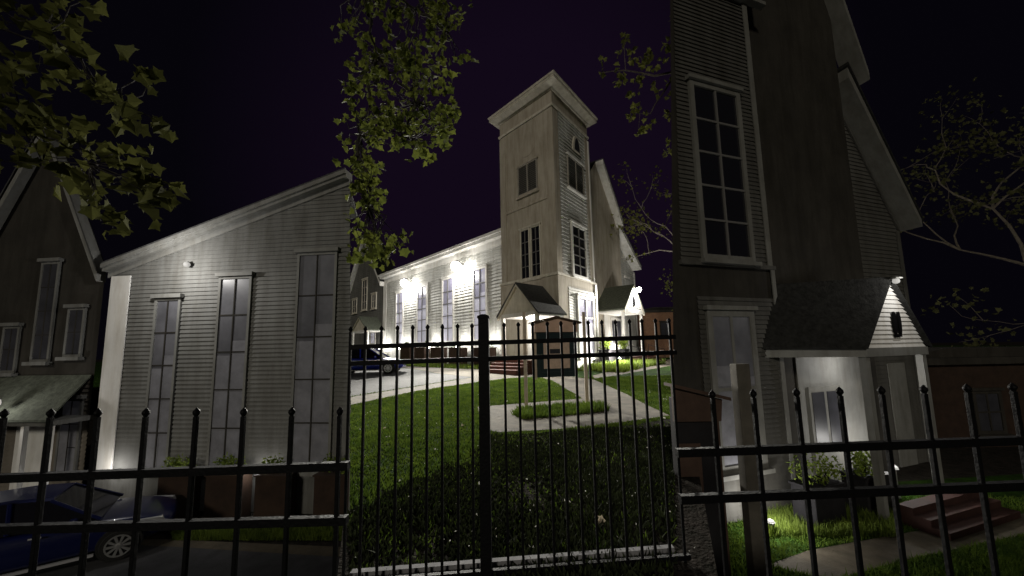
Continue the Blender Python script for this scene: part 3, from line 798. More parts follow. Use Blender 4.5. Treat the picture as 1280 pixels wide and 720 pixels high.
for i, (x, lab, leafm) in enumerate(((743, 'bushy yellow green shrub in the dark planter at the tower corner', 'yshrub'), (763, 'bushy yellow green shrub in the dark planter beside the front porch', 'yshrub'))):
    p = WR.P(WR.st(x, 440)[0], GZ, .95)
    t = thing('planter', 'tall dark planter box below the %s shrub' % ('tower door' if i == 0 else 'front porch'), 'planter', p, 'planters by the tower')
    b = MB(); b.box(p + Vector((0, 0, .5)), 1.25, .7, 1.0, -AR + R(90)); b.build('box', M['planterdark'], t, bevel=.02)
    b = MB(); b.box(p + Vector((0, 0, 1.03)), 1.33, .78, .06, -AR + R(90)); b.build('rim', M['planterdark'], t)
    shrub('shrub', lab, 'shrub', p + Vector((0, 0, 1.06)), .75, .5, .75, 420, leafm, .13, 'shrubs in planters', seed=60 + i, rot=-AR + R(90))

# ------------------------------------------------------------------ notice board
def post_mb(p, w, z0, z1):
    b = MB(); b.box((p.x, p.y, (z0 + z1) / 2), w, w, z1 - z0, -.1); return b
pA = ong(658, 510); pB = ong(734, 505)
ax = math.atan2(pB.x - pA.x, pB.y - pA.y)
NB = Wall(pA.xy, ax); nbL = (pB.xy - pA.xy).length
nb = thing('notice_board', 'wooden notice board with a dark glazed case on posts in front of the tower', 'notice board', pA)
for s in (0, nbL):
    post_mb(NB.P(s, 0, 0), .09, -.05, NB.st(658 if s == 0 else 732, 390)[1]).build('post', M['signpost'], nb, bevel=.006)
sa = NB.st(668, 440)[0]; sb = NB.st(722, 440)[0]
zt = NB.st(694, 404)[1]; zb = NB.st(694, 472)[1]; zp = NB.st(694, 397.5)[1]
for s in (sa + .04, sb - .04):
    post_mb(NB.P(s, 0, -.06), .08, zb - .03, zt).build('frame_post', M['signpost'], nb)
b = MB(); NB.prism(b, [(sa + .07, zb + .02), (sb - .07, zb + .02), (sb - .07, zt - .004), (sa + .07, zt - .004)], -.10, .02); b.build('case', M['signdark'], nb)
b = MB(); NB.prism(b, [(sa, zt - .25), (sb, zt - .25), (sb, zt), ((sa + sb) / 2, zp), (sa, zt)], .022, .07); b.build('header', M['signwood'], nb)
b = MB(); m_ = (sa + sb) / 2
for sg in (-1, 1):
    e = m_ + sg * ((sb - sa) / 2 + .1)
    NB.prism(b, [(m_, zp), (e, zt - .02), (e, zt + .03), (m_, zp + .05)][::sg], -.2, .14)
b.build('roof', M['brownboard'], nb)
b = MB(); NB.box(b, m_ - (sb - sa) * .30, m_ + (sb - sa) * .30, zb + .25, zt - .45, .022, .032); b.build('notice', M['paper'], nb)
b = MB(); NB.frame(b, m_ - (sb - sa) * .41, m_ + (sb - sa) * .41, zb + .10, zt - .30, .06, .022, .05); b.build('case_frame', M['signdark'], nb)
b = MB(); NB.box(b, m_ - .2, m_ + .1, zt - .85, zt - .72, .032, .036); b.build('title_strip', M['greyglass'], nb)

# ------------------------------------------------------------------ cars
def loft_car(name, label, loc, heading, paint, group=None):
    """compact hatchback, x forwards, built from cross sections"""
    t = thing(name, label, 'car', (0, 0, 0), group)
    xs = [-2.1, -2.02, -1.6, -1.0, -.3, .45, .9, 1.35, 1.75, 2.0, 2.1]
    belt = [.78, .92, .95, .94, .92, .90, .88, .84, .77, .66, .55]
    half_ = [.70, .80, .86, .88, .89, .89, .88, .86, .82, .74, .62]
    bot = [.42, .26, .2, .18, .18, .18, .18, .2, .22, .26, .34]
    b = MB(); rings = []
    for x, zt_, hw_, zb_ in zip(xs, belt, half_, bot):
        zm = (zt_ + zb_) / 2
        prof = [(-hw_ * .86, zb_), (-hw_, zb_ + .12), (-hw_, zm + .08), (-hw_ * .95, zt_ - .05), (-hw_ * .80, zt_), (0, zt_ + .035), (hw_ * .80, zt_), (hw_ * .95, zt_ - .05), (hw_, zm + .08), (hw_, zb_ + .12), (hw_ * .86, zb_)]
        rings.append([(x, y, z) for y, z in prof])
    n = len(rings[0]); vs = [v for r_ in rings for v in r_]
    fs = [(i * n + k, i * n + (k + 1) % n, (i + 1) * n + (k + 1) % n, (i + 1) * n + k) for i in range(len(rings) - 1) for k in range(n)]
    fs += [tuple(range(n - 1, -1, -1)), tuple((len(rings) - 1) * n + k for k in range(n))]
    b.add(vs, fs); body = b.build('body', M[paint], t, smooth=True)
    md = body.modifiers.new('sub', 'SUBSURF'); md.levels = 1; md.render_levels = 2
    # cabin: glass volume, pillars and roof
    cab = [(-1.98, .93), (-1.62, 1.36), (-1.1, 1.46), (-.3, 1.47), (.2, 1.41), (.98, .90)]
    def side(x, z): return .80 - .22 * (z - .9) / .55 
    g = MB()
    A = [(x, -side(x, z), z) for x, z in cab]; B = [(x, side(x, z), z) for x, z in cab]
    g.prism(A, B); g.build('windows', M['glass'], t)
    r_ = MB()
    top = [(-1.70, 1.31), (-1.1, 1.455), (-.3, 1.465), (.24, 1.395)]
    r_.prism([(x, -side(x, z) - .012, z) for x, z in top] + [(x, -side(x, z) * .9, z + .045) for x, z in reversed(top)],
             [(x, side(x, z) + .012, z) for x, z in top] + [(x, side(x, z) * .9, z + .045) for x, z in reversed(top)])
    r_.build('roof', M[paint], t)
    for sg in (-1, 1):
        for (x0, z0_, x1, z1_) in ((1.0, .90, .22, 1.40), (-.25, .92, -.32, 1.46), (-1.45, .93, -1.55, 1.38)):
            pb_ = MB(); pb_.tube([(x0, sg * (side(x0, z0_) + .012), z0_), (x1, sg * (side(x1, z1_) + .012), z1_)], .034, 6)
            pb_.build('pillar', M[paint], t)
        m_ = MB(); m_.box((.62, sg * .93, .96), .12, .20, .13); m_.build('mirror', M[paint], t, bevel=.03)
        hl = MB(); hl.prism([(1.62, sg * .79, .60), (1.99, sg * .66, .56), (1.95, sg * .68, .68), (1.55, sg * .80, .74)],
                            [(1.62, sg * .865, .60), (2.02, sg * .775, .56), (1.98, sg * .79, .68), (1.55, sg * .865, .74)])
        hl.build('headlight', M['lens'], t, bevel=.01)
        dh = MB(); dh.tube([(.05, sg * .9, .80), (.22, sg * .905, .80)], .017, 6); dh.build('door_handle', M['lens'], t)
        ss = MB(); ss.box((-.05, sg * .87, .22), 2.0, .06, .05); ss.build('sill_trim', M['lens'], t)
        for x in (-1.28, 1.32):
            w_ = MB(); w_.lathe((x, sg * .72, .31), [(.20, -.02), (.30, .0), (.315, .05), (.315, .15), (.29, .20), (.21, .20)], 28, (0, sg, 0)); wo_ = w_.build('wheel', M['tyre'], t, smooth=False)
            r2 = MB(); c = Vector((x, sg * .925, .31))
            for k in range(10):
                a = 2 * math.pi * k / 10; d = Vector((math.cos(a), 0, math.sin(a))); e = Vector((-math.sin(a), 0, math.cos(a)))
                r2.prism([c + d * .04 + e * .016, c + d * .205 + e * .026, c + d * .205 - e * .026, c + d * .04 - e * .016],
                         [q + Vector((0, sg * .018, 0)) for q in (c + d * .04 + e * .016, c + d * .205 + e * .026, c + d * .205 - e * .026, c + d * .04 - e * .016)])
            r2.lathe(c, [(.055, -.01), (.055, .025), (.03, .03)], 14, (0, sg, 0))
            for k in range(24):
                a0, a1 = 2 * math.pi * k / 24, 2 * math.pi * (k + 1) / 24
                q = lambda a, r0: c + Vector((math.cos(a) * r0, 0, math.sin(a) * r0))
                r2.prism([q(a0, .195), q(a0, .222), q(a1, .222), q(a1, .195)], [v + Vector((0, sg * .02, 0)) for v in (q(a0, .195), q(a0, .222), q(a1, .222), q(a1, .195))])
            r2.build('rim', M['rim'], wo_)
            ar_ = MB(); ar_.lathe((x, sg * .70, .33), [(.36, 0), (.36, .185), (.355, .19)], 28, (0, sg, 0)); ar_.build('wheel_arch', M['tyre'], t)
    t.location = loc; t.rotation_euler = (0, 0, heading)
    return t
pc = ong(485, 467.5)
hd_ = R(6)
loft_car('parked_car', 'blue hatchback parked on the church driveway below the nave', (pc.x - 1.32 * math.cos(hd_) - .9 * math.sin(hd_), pc.y + .9 * math.cos(hd_) - 1.32 * math.sin(hd_), h(pc.y + .6)), hd_, 'carblue')

# ------------------------------------------------------------------ iron fences
def picket(mb, p, z0, z1, w, kn):
    mb.box((p.x, p.y, (z0 + z1) / 2), w, w, z1 - z0)
    mb.lathe((p.x, p.y, z1), [(w * .5, 0), (kn * .55, kn * .25), (kn, kn * 1.0), (kn * .9, kn * 1.6), (kn * .45, kn * 2.15), (.002, kn * 2.6)], 10)
def fence(label, pxs, x0, x1, Y0, Y1, rails, top, foot, w, kn, rail_h, posts=()):
    """rails: list of (y at x0, y at x1) picture heights; Y runs linearly with world x"""
    a = at(x0, rails[0][0], Y0); c = at(x1, rails[0][1], Y1)
    fw_ = Wall(a.xy, math.atan2(c.x - a.x, c.y - a.y)); L = (c.xy - a.xy).length
    t = thing('iron_fence', label, 'fence', (a.x, a.y, foot))
    zs = []
    for y0, y1 in rails:
        za_ = fw_.st(x0, y0)[1]; zb_ = fw_.st(x1, y1)[1]; zs.append((za_, zb_))
        b = MB(); b.prism([fw_.P(0, za_ - rail_h / 2, .016), fw_.P(0, za_ - rail_h / 2, -.016), fw_.P(0, za_ + rail_h / 2, -.016), fw_.P(0, za_ + rail_h / 2, .016)],
                          [fw_.P(L, zb_ - rail_h / 2, .016), fw_.P(L, zb_ - rail_h / 2, -.016), fw_.P(L, zb_ + rail_h / 2, -.016), fw_.P(L, zb_ + rail_h / 2, .016)])
        b.build('rail', M['iron'], t)
    for px in pxs:
        ty = top[0] + (top[1] - top[0]) * (px - x0) / (x1 - x0)
        s, z = fw_.st(px, ty); p = fw_.P(s, 0, 0)
        b = MB(); picket(b, p, foot, z - kn * 2.2, w, kn); b.build('picket', M['iron'], t, bevel=.002)
    return t, fw_
cp = [438.5, 457, 477, 497, 516, 534.5, 553, 572, 590, 630, 647.7, 665.5, 684, 701, 718, 735, 752, 769, 786.5, 802, 819, 836]
fc, fw_ = fence('black iron picket fence across the lawn with one thick square post', cp, 437, 843.5, 2.65, 2.85, [(434, 421), (454.5, 440.5), (729, 697)], (409, 398), -.06, .018, .016, .034)
s_, z_ = fw_.st(604.5, 398); p = fw_.P(s_, 0, 0)
b = MB(); b.box((p.x, p.y, z_ / 2 - .05), .078, .078, z_ + .1); po = b.build('fence_post', M['iron'], fc, bevel=.004)
b = MB(); b.box((p.x, p.y, z_ + .008), .092, .092, .016); b.prism([(p.x + x * .046, p.y + y * .046, z_ + .016) for x, y in ((-1, -1), (1, -1), (1, 1), (-1, 1))], [(p.x + x * .012, p.y + y * .012, z_ + .032) for x, y in ((-1, -1), (1, -1), (1, 1), (-1, 1))]); b.build('cap', M['iron'], po)
kb = MB(); a = at(437, 718, 2.72); c = at(843, 686, 2.93)
kb.prism([(a.x, a.y, a.z - .035), (a.x, a.y + .05, a.z - .035), (a.x, a.y + .05, a.z + .008), (a.x, a.y, a.z + .008)], [(c.x, c.y, c.z - .035), (c.x, c.y + .05, c.z - .035), (c.x, c.y + .05, c.z + .008), (c.x, c.y, c.z + .008)])
tag(kb.build('fence_kerb', M['kerb']), 'pale stone kerb strip at the foot of the iron fence', 'kerb')
fence('black iron picket fence in front of the large car and the dim hall', [-52, 6, 64, 123, 183, 246, 305, 365, 425], -60, 436, 1.75, 1.75, [(600, 582), (663, 650)], (513, 510), .1, .018, .016, .036)
fence('black iron picket fence in front of the dim tower and its porch', [890, 941, 995, 1049, 1101, 1154, 1208, 1265, 1322], 846, 1340, 1.75, 1.75, [(566, 548), (624, 604)], (490, 478), .1, .018, .016, .036)

# ------------------------------------------------------------------ hall and gabled house on the lower left lot, dimness put into their colours
DIM = (1.0, 0.97, 0.92)
hall = thing('clapboard_hall', 'large dim grey clapboard hall with three tall windows behind the left fence', 'building', onz(430, 642, LOW))
e0 = onz(438, 643, LOW); e1 = onz(124, 634, LOW)
WX = Wall(e0.xy, math.atan2(e1.x - e0.x, e1.y - e0.y))
hl0 = 0.0; hl1 = WX.st(126, 500)[0]
zr0 = WX.st(437, 219)[1]; zr1 = WX.st(126, 334)[1]
hr = WX.st(437.5, 230)[0]
tz = lambda s: zr0 + (zr1 - zr0) * s / hl1
rs = (Vector((-K, 1)) * 3.4)                            # the right flank follows this line back
back_ = [WX.P(0, 0).xy + rs, WX.P(hl1, 0).xy + Vector((-1.5, 3.4))]
b = MB()
b.prism([WX.P(0, LOW - .1, -.002), WX.P(hl1, LOW - .1, -.002), V3(back_[1], LOW - .1), V3(back_[0], LOW - .1)],
        [WX.P(hr, zr0, -.002), WX.P(hl1, zr1, -.002), V3(back_[1], zr1), V3(back_[0] + WX.d * hr, zr0)]); b.build('wall', M['greysiding'], hall)
fz = WX.st(300, 592)[1]
sd = MB(); siding(WX, sd, [(0, fz), (hl1, fz), (hl1, zr1 - .25), (hr, zr0 - .25)], .115, .026); sd.build('clapboard', M['greysiding'], hall)
b = MB()
for o0, o1, d0, d1 in ((.0, .05, -.30, -.14), (-.1, .20, -.14, -.05), (-.1, .25, -.05, .06)):
    WX.prism(b, [(hr, zr0 + d0), (hl1 + .12, tz(hl1 + .12) + d0), (hl1 + .12, tz(hl1 + .12) + d1), (hr, zr0 + d1)], o0, o1)
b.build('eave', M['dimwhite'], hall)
b = MB(); b.prism([WX.P(hr, zr0 + .064, .25), WX.P(hl1 + .1, tz(hl1 + .1) + .064, .25), V3(back_[1], zr1 + .10), V3(back_[0], zr0 + .10)],
                  [WX.P(hr, zr0 + .10, .25), WX.P(hl1 + .1, tz(hl1 + .1) + .10, .25), V3(back_[1], zr1 + .16), V3(back_[0], zr0 + .16)]); b.build('roof', M['shingle'], hall)
b = MB(); WX.box(b, hl1 - .62, hl1, fz, zr1 - .30, .027, .05); b.build('corner_board', M['white'], hall)
xo = WX.off(.027)
for (x0, x1, y0) in ((186, 219, 373), (267, 309, 346), (367, 418, 316)):
    pxwin(xo, hall, x0, x1, y0, 588, 2, 5, 'dimglow', o=.012, t=.07, trim='dimwhite', bar=.035, proud=.045, mun='darkwall')
b = MB(); WX.box(b, 0, hl1, LOW, fz - .06, 0, .03); b.build('foundation', M['greysiding'], hall)
b = MB(); WX.box(b, 0, hl1, fz - .06, fz, 0, .09); b.build('water_table', M['greysiding'], hall)
s_, z_ = WX.st(240, 330); floodlight(WX, s_, z_, 'soft wall lamp under the eave of the dim clapboard hall', 170, 'lampdim', scale=.4, col=DIM, throw=.85)
for x, pw_, lab in ((150, 14, 'ground lamp at the corner of the dim hall behind the blue car'), (236, 7, 'ground lamp below the hall between its left and middle windows'), (335, 9, 'ground lamp below the hall between its middle and right windows')):
    s_ = WX.st(x, 590)[0]; floodlight(WX.off(.10), s_, fz + .02, lab, pw_, 'lampdim', up=True, scale=.3, throw=.12, group='ground lamps along the dim hall', col=DIM)
wpx = WX.off(.5)
PX = ('leftmost, behind the car', 'second from the left', 'third from the left', 'rightmost, at the hall corner')
for i, (x0, x1) in enumerate(((196, 234), (256, 300), (318, 358), (392, 436))):
    a, c = sorted((wpx.st(x0, 620)[0], wpx.st(x1, 620)[0])); zt = wpx.st((x0 + x1) / 2, 594)[1]
    t = thing('planter', 'dim brown planter box below the hall windows, ' + PX[i], 'planter', wpx.P((a + c) / 2, LOW, -.2), 'planters along the dim hall')
    b = MB(); wpx.box(b, a, c, LOW - .02, zt - .04, -.35, 0); b.build('box', M['dimbrown'], t)
    b = MB(); wpx.box(b, a - .03, c + .03, zt - .04, zt, -.38, .03); b.build('rim', M['dimbrown'], t)
    shrub('shrub', 'small dark plants in the planter below the hall windows, ' + PX[i], 'shrub', wpx.P((a + c) / 2, zt - .04, -.17), (c - a) * .5, .14, .42, 420, 'yshrub', .07, 'plants in the hall planters', seed=90 + i, rot=-math.atan2(WX.d.x, WX.d.y) + R(90))

house = thing('gabled_house', 'dark steep gabled house with a small porch at the left edge', 'house', onz(60, 640, LOW))
WG = Wall(WX.P(hl1, 0, -.30).xy, WX.d and math.atan2(WX.d.x, WX.d.y))
gx = lambda px, py: WG.st(px, py)
WGo = WG.off(.26)
as_, az_ = WGo.st(56, 153)
rs_ = gx(125, 400)[0]
rz_ = WGo.st(125, 330)[1]
hwid = as_ - rs_
b = MB(); outl = [(rs_, LOW - .1), (as_ + hwid, LOW - .1), (as_ + hwid, rz_), (as_, az_), (rs_, rz_)]
bk = Vector((-3.6, 3.0, 0))
fr_ = [WG.P(s, z, -.002) for s, z in outl]; b.prism(fr_, [p + bk for p in fr_]); b.build('wall', M['darkwall'], house)
sd = MB(); siding(WG, sd, [(rs_, LOW), (as_ + hwid, LOW), (as_ + hwid, gx(60, 470)[1]), (rs_, gx(60, 470)[1])], .125, .028); sd.build('clapboard', M['taupe'], house)
hz = (az_ - rz_) * 1.04
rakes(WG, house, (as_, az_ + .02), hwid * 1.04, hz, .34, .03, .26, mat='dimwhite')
b = MB()
for sg in (-1, 1):
    q_ = [(as_, az_ + .024), (as_ + sg * hwid * 1.05, az_ + .024 - hz * 1.01), (as_ + sg * hwid * 1.05, az_ + .10 - hz * 1.01), (as_, az_ + .10)]
    fr_ = [WG.P(s, z, .30) for s, z in q_]; b.prism(fr_, [p + bk for p in fr_])
b.build('roof', M['shingle'], house)
go_ = WG.off(.03)
for (x0, x1, y0, y1, pn, r_) in ((47, 70, 328, 452, 'greyglass', 4), (84, 106, 385, 446, 'greyglass', 2), (3, 24, 408, 466, 'greyglass', 2), (74, 101, 498, 592, 'dimglow', 3)):
    pxwin(go_, house, x0, x1, y0, y1, 2, r_, pn, t=.07, trim='greysiding', bar=.03, proud=.05, mun='darkwall')
WO = WG.off(1.0)
c_, d_ = WO.st(62, 520)[0], WO.st(-75, 520)[0]
porch_z = WO.st(20, 527)[1]
b = MB(); WO.box(b, c_, d_, porch_z - .12, porch_z, -1.0, 0); pp = b.build('porch', M['greysiding'], house)
b = MB(); e = WO.st(20, 475)[1]
b.prism([WO.P(c_ - .08, porch_z, .1), WO.P(d_, porch_z, .1), WO.P(d_, porch_z + .06, .1), WO.P(c_ - .08, porch_z + .06, .1)],
        [WO.P(c_ + .25, e, -.95), WO.P(d_, e, -.95), WO.P(d_, e + .06, -.95), WO.P(c_ + .25, e + .06, -.95)]); b.build('porch_roof', M['greenroof'], pp)
for s in (c_ + .06, WO.st(22, 560)[0]):
    b = MB(); WO.box(b, s - .05, s + .05, LOW, porch_z - .12, -.14, -.04); b.build('post', M['white'], pp)
b = MB(); g0 = WG.st(58, 560)[0]; g1 = WG.st(22, 560)[0]; WG.box(b, g0, g1, LOW, WG.st(40, 532)[1], .03, .07); b.build('door', M['white'], pp)
p = WO.P(WO.st(4, 500)[0], WO.st(4, 500)[1] - .05, .12)
t = thing('porch_lantern', 'round lantern glowing on the small porch at the left edge', 'lamp', p)
b = MB(); b.lathe(p, [(.03, .12), (.09, .10), (.09, .08)], 12); b.build('cap', M['metal'], t)
b = MB(); b.lathe(p, [(.03, -.09), (.08, -.06), (.085, .0), (.07, .08)], 12); b.build('globe', M['lampdim'], t)
point_light('lantern_light', p + Vector((0, 0, -.0)) + V3(WO.n * .3, 0), 30, .08, DIM)

# lower left lot surface
lowsheet('parking_lot', [(-500, 738), (-300, 690), (60, 676), (228, 684), (438, 697), (438, 800), (200, 900), (-600, 900)], 'asphalt', .004)
lowsheet('concrete_path', [(60, 676), (205, 674), (438, 684), (438, 697), (228, 684)], 'concrete', .006)
mb = MB(); rnd = random.Random(14)
for _ in range(7000):
    p = onz(rnd.uniform(215, 437), rnd.uniform(655, 676), LOW); hh = rnd.uniform(.04, .16); a = rnd.uniform(0, 6.28); b0 = len(mb.v)
    mb.v += [(p.x - .012 * math.cos(a), p.y - .012 * math.sin(a), p.z), (p.x + .012 * math.cos(a), p.y + .012 * math.sin(a), p.z), (p.x + rnd.gauss(0, .04), p.y + rnd.gauss(0, .04), p.z + hh)]
    mb.f.append((b0, b0 + 1, b0 + 2))
tag(mb.build('grass_strip', M['weed']), 'narrow strip of yellow green grass along the path by the dim hall', 'grass', kind='stuff')
pc = onz(147, 701, LOW); hd_ = R(36)
f_, r_ = Vector((math.cos(hd_), math.sin(hd_))), Vector((-math.sin(hd_), math.cos(hd_)))
cc = pc.xy - f_ * 1.32 * .92 + r_ * .9 * .92
loft_car('parked_car', 'large dim blue hatchback parked in front of the dim hall behind the left fence', (cc.x, cc.y, LOW + .005), hd_, 'dimblue').scale = (.92, .92, .92)

# ------------------------------------------------------------------ church front on the lower right lot, dimness put into its colours
fr = thing('tower_house', 'dim clapboard tower and steep gabled front with a porch behind the right fence', 'building', onz(860, 660, LOW))
AZ = azim(2000, 408)
r0_ = onz(843.5, 668, LOW)
WT = Wall(r0_.xy, AZ)
t1 = WT.st(965, 350)[0]
ztop = WT.st(900, -120)[1]
flank = Vector((math.sin(R(26.5)), math.cos(R(26.5))))
pts = [WT.P(0, 0, -.002).xy, WT.P(t1, 0, -.002).xy, WT.P(t1, 0, -.002).xy + flank * 3, WT.P(0, 0, -.002).xy + flank * 3]
tt = WT.st(843.5, -60)[0]; sh = WT.d * tt
b = MB(); b.prism([V3(p, LOW - .1) for p in pts], [V3(pts[0] + sh, ztop), V3(pts[1], ztop), V3(pts[2], ztop), V3(pts[3] + sh, ztop)]); b.build('tower_wall', M['darkwall'], fr)
led = WT.st(915, 330)[1]
sd = MB(); siding(WT, sd, [(tt * .55, led), (t1, led), (t1, ztop), (tt, ztop)], .115, .03); sd.build('clapboard', M['dimsiding'], fr)
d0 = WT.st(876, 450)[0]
sd = MB(); siding(WT, sd, [(d0, LOW), (t1, LOW), (t1, WT.st(920, 372)[1]), (d0, WT.st(920, 372)[1])], .115, .03, .02); sd.build('clapboard', M['dimsiding'], fr)
b = MB(); WT.box(b, tt * .5, t1 + .05, led - .10, led, .0, .10); b.build('ledge', M['dimsiding'], fr)
b = MB(); WT.box(b, t1 - .16, t1, led, ztop, .031, .06); WT.box(b, t1 - .10, t1 + .02, LOW, led - .1, .052, .08); b.build('edge_board', M['darktrim'], fr)
wo = WT.off(.031)
pxwin(wo, fr, 868, 931, 112, 326, 2, 5, 'glass', t=.13, trim='darktrim', bar=.05, proud=.08, mun='greytrim')
pxwin(wo, fr, 868, 940, -110, -8, 2, 3, 'glass', t=.12, trim='darktrim', bar=.05, proud=.08)
pxwin(WT.off(.051), fr, 889, 949, 388, 590, 2, 2, 'dimglow', t=.16, trim='darktrim', bar=.08, proud=.06)
# dark steep bay
WS = WT.off(-.35)
s_a = WS.st(968, 300)[0] - 1.0; s_b = WS.st(1074, 300)[0]
yb = lambda px, py: WS.st(px, py)
WSo = WS.off(.42)
pA_, pB_ = WSo.st(1056, 0), WSo.st(1086, 88)
slp_ = (pA_[1] - pB_[1]) / (pB_[0] - pA_[0])
za = pB_[1] + slp_ * (pB_[0] - s_b); zl = pB_[1] + slp_ * (pB_[0] - (s_a + .4))
b = MB(); WS.prism(b, [(s_a, LOW - .1), (s_b, LOW - .1), (s_b, za - .3), (s_a, zl - .3)], -1.6, 0); b.build('bay_wall', M['darkwall'], fr)
b = MB(); WS.prism(b, [(pB_[0], pB_[1]), (s_a, zl + slp_ * .4), (s_a, zl + slp_ * .4 - .85), (pB_[0], pB_[1] - .32)], -.2, .42); b.build('bargeboard', M['darktrim'], fr)
# lower gable to its right
WU = WS.off(-.5)
WUo = WU.off(.6)
u1 = WUo.st(1069, 104); u2 = WUo.st(1152, 274); uw = WU.st(1125, 320)[0]
us = (u1[1] - u2[1]) / (u2[0] - u1[0])
zw = u2[1] + us * (u2[0] - uw)
b = MB(); WU.prism(b, [(u1[0] - .8, LOW - .1), (uw, LOW - .1), (uw, zw - .1), (u1[0] - .8, zw - .1 + us * (uw - u1[0] + .8))], -2.2, -.002); b.build('gable_wall', M['darkwall'], fr)
sd = MB(); siding(WU, sd, [(u1[0] - .6, LOW), (uw, LOW), (uw, zw - .4), (u1[0] - .6, zw - .4 + us * (uw - u1[0] + .6))], .14, .03); sd.build('clapboard', M['dimsiding'], fr)
b = MB(); WU.prism(b, [u2, (u1[0] - .3, u1[1] + us * .3), (u1[0] - .3, u1[1] + us * .3 - .36), (u2[0], u2[1] - .26)], .032, .6); b.build('bargeboard', M['darktrim'], fr)
b = MB(); WU.prism(b, [(u2[0] + .05, u2[1] - .1 + .004), (u2[0] + .05, u2[1] + .004), (u1[0] - .3, u1[1] + us * .35 + .004 + .1), (u1[0] - .3, u1[1] + us * .35 + .004)], -2.4, .64); b.build('roof', M['darkroof'], fr)
b = MB(); WU.prism(b, [(uw + .02, zw - .55), (uw + .02, zw - .43), (u1[0] - .3, zw - .43 + us * (uw - u1[0] + .3)), (u1[0] - .3, zw - .55 + us * (uw - u1[0] + .3))], .032, .08); WU.box(b, uw - .12, uw + .02, LOW, zw - .55, .032, .075); b.build('frieze', M['dimsiding'], fr)
# porch
WV = WS.off(1.7)
v0 = WV.st(1083, 432)[0]; v1 = WV.st(1160, 436)[0]
ve = WV.st(1121, 434)[1]; va = WV.st(1120, 352)[1]; vm = (v0 + v1) / 2
pb_ = WV.st(1000, 430)[0]
lean = v0 - pb_                                         # the porch runs back to the bay wall at its left
b = MB(); b.prism([WV.P(v0, ve - .2, 0), WV.P(v1, ve - .2, 0), WV.P(v1 - .2, ve - .2, -1.7), WV.P(pb_ + .35, ve - .2, -1.68)],
                  [WV.P(v0, ve, 0), WV.P(v1, ve, 0), WV.P(v1 - .2, ve, -1.7), WV.P(pb_ + .35, ve, -1.68)]); pp = b.build('porch', M['dimwhite'], fr)
sd = MB(); siding(WV, sd, [(v0 + .08, ve), (v1 - .08, ve), (vm, va)], .105, .03, -.03); sd.build('gable', M['white'], pp)
b = MB()
rt_l, rt_a = WV.P(v0 - .06, ve - .02, .06), WV.P(vm, va + .05, .06)
bk_l, bk_a = WV.P(pb_ + .25, ve + .02, -1.68), WV.P(WV.st(1030, 345)[0], va + .05, -1.68)
upv = Vector((0, 0, .05))
b.prism([rt_l, rt_a, bk_a, bk_l], [rt_l + upv, rt_a + upv, bk_a + upv, bk_l + upv])
rt_r = WV.P(v1 + .06, ve - .02, .06); bk_r = WV.P(v1, ve + .02, -1.68)
b.prism([rt_a, rt_r, bk_r, bk_a], [rt_a + upv, rt_r + upv, bk_r + upv, bk_a + upv]); b.build('porch_roof', M['darkroof'], pp)
for s in (v0 + .07, v1 - .10):
    b = MB(); WV.box(b, s - .07, s + .07, LOW, ve - .2, -.18, -.04); b.build('post', M['dimwhite'], pp)
b = MB(); zc = ve + (va - ve) * .36
for sg in (-1, 1): WV.disc(b, vm + sg * .09, zc, .06, .28, .01, .05, 14)
WV.box(b, vm - .13, vm + .13, zc - .33, zc - .26, .01, .04); b.build('emblem', M['iron'], pp)
sA = WS.st(1000, 520)[0]; sB = WS.st(1085, 520)[0]
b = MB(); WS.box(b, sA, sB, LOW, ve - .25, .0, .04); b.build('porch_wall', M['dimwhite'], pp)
b = MB(); a0 = WS.st(1012, 540)[0]; a1 = WS.st(1052, 540)[0]; zt = WS.st(1030, 482)[1]; WS.box(b, a0, a1, LOW + .3, zt, .04, .09); dd = b.build('door', M['darktrim'], pp)
b = MB(); am = (a0 + a1) / 2; WS.box(b, a0 + .1, am - .06, LOW + 1.1, zt - .15, .09, .10); WS.box(b, am + .06, a1 - .1, LOW + 1.1, zt - .15, .09, .10); b.build('pane', M['greyglass'], dd)
s_, z_ = WU.st(1123, 480); b = MB(); WU.box(b, s_ - .55, s_ + .35, LOW, z_ + .7, .03, .06); b.build('side_panel', M['darktrim'], pp)
for i in range(3):
    b = MB(); z = LOW + .42 - .14 * i
    WV.box(b, v0 + .35, v1 + .75, LOW - .05, z, .0 + .26 * i, .26 * (i + 1)); b.build('step', M['dimbrick'], pp)
p = WV.P(vm, va - .02, .12)
t = thing('gable_lamp', 'dim lamp at the top of the right porch gable', 'lamp', p)
b = MB(); b.lathe(p, [(.04, .12), (.12, .08), (.12, .05)], 12); b.build('cap', M['metal'], t)
b = MB(); b.lathe(p, [(.02, -.06), (.06, -.04), (.07, .0), (.06, .05)], 14); b.build('globe', M['lampdim'], t)
point_light('gable_lamp_light', p + V3(WV.n * .55, -.05), 34, .1, DIM)
p = WV.P(v1 - .45, LOW + .75, -.75)
t = thing('porch_uplight', 'small lamp glowing low beside the right porch post', 'lamp', p)
b = MB(); b.lathe(p, [(.07, -.7), (.04, -.6), (.04, -.02), (.09, 0)], 12); b.build('housing', M['metal'], t)
b = MB(); b.lathe(p, [(.09, .0), (.08, .05), (.04, .09), (.01, .1)], 12); b.build('lens', M['lampdim'], t)
point_light('porch_glow', p + Vector((0, 0, .4)), 70, .1, DIM)
p = WS.P((sA + sB) / 2, ve - .36, .8)
t = thing('ceiling_lamp', 'round lamp under the ceiling of the right porch', 'lamp', p)
b = MB(); b.lathe(p, [(.08, .12), (.08, .06)], 14); b.build('base', M['metal'], t)
b = MB(); b.lathe(p, [(.02, -.05), (.07, -.02), (.08, .02), (.08, .06)], 14); b.build('globe', M['lampdim'], t)
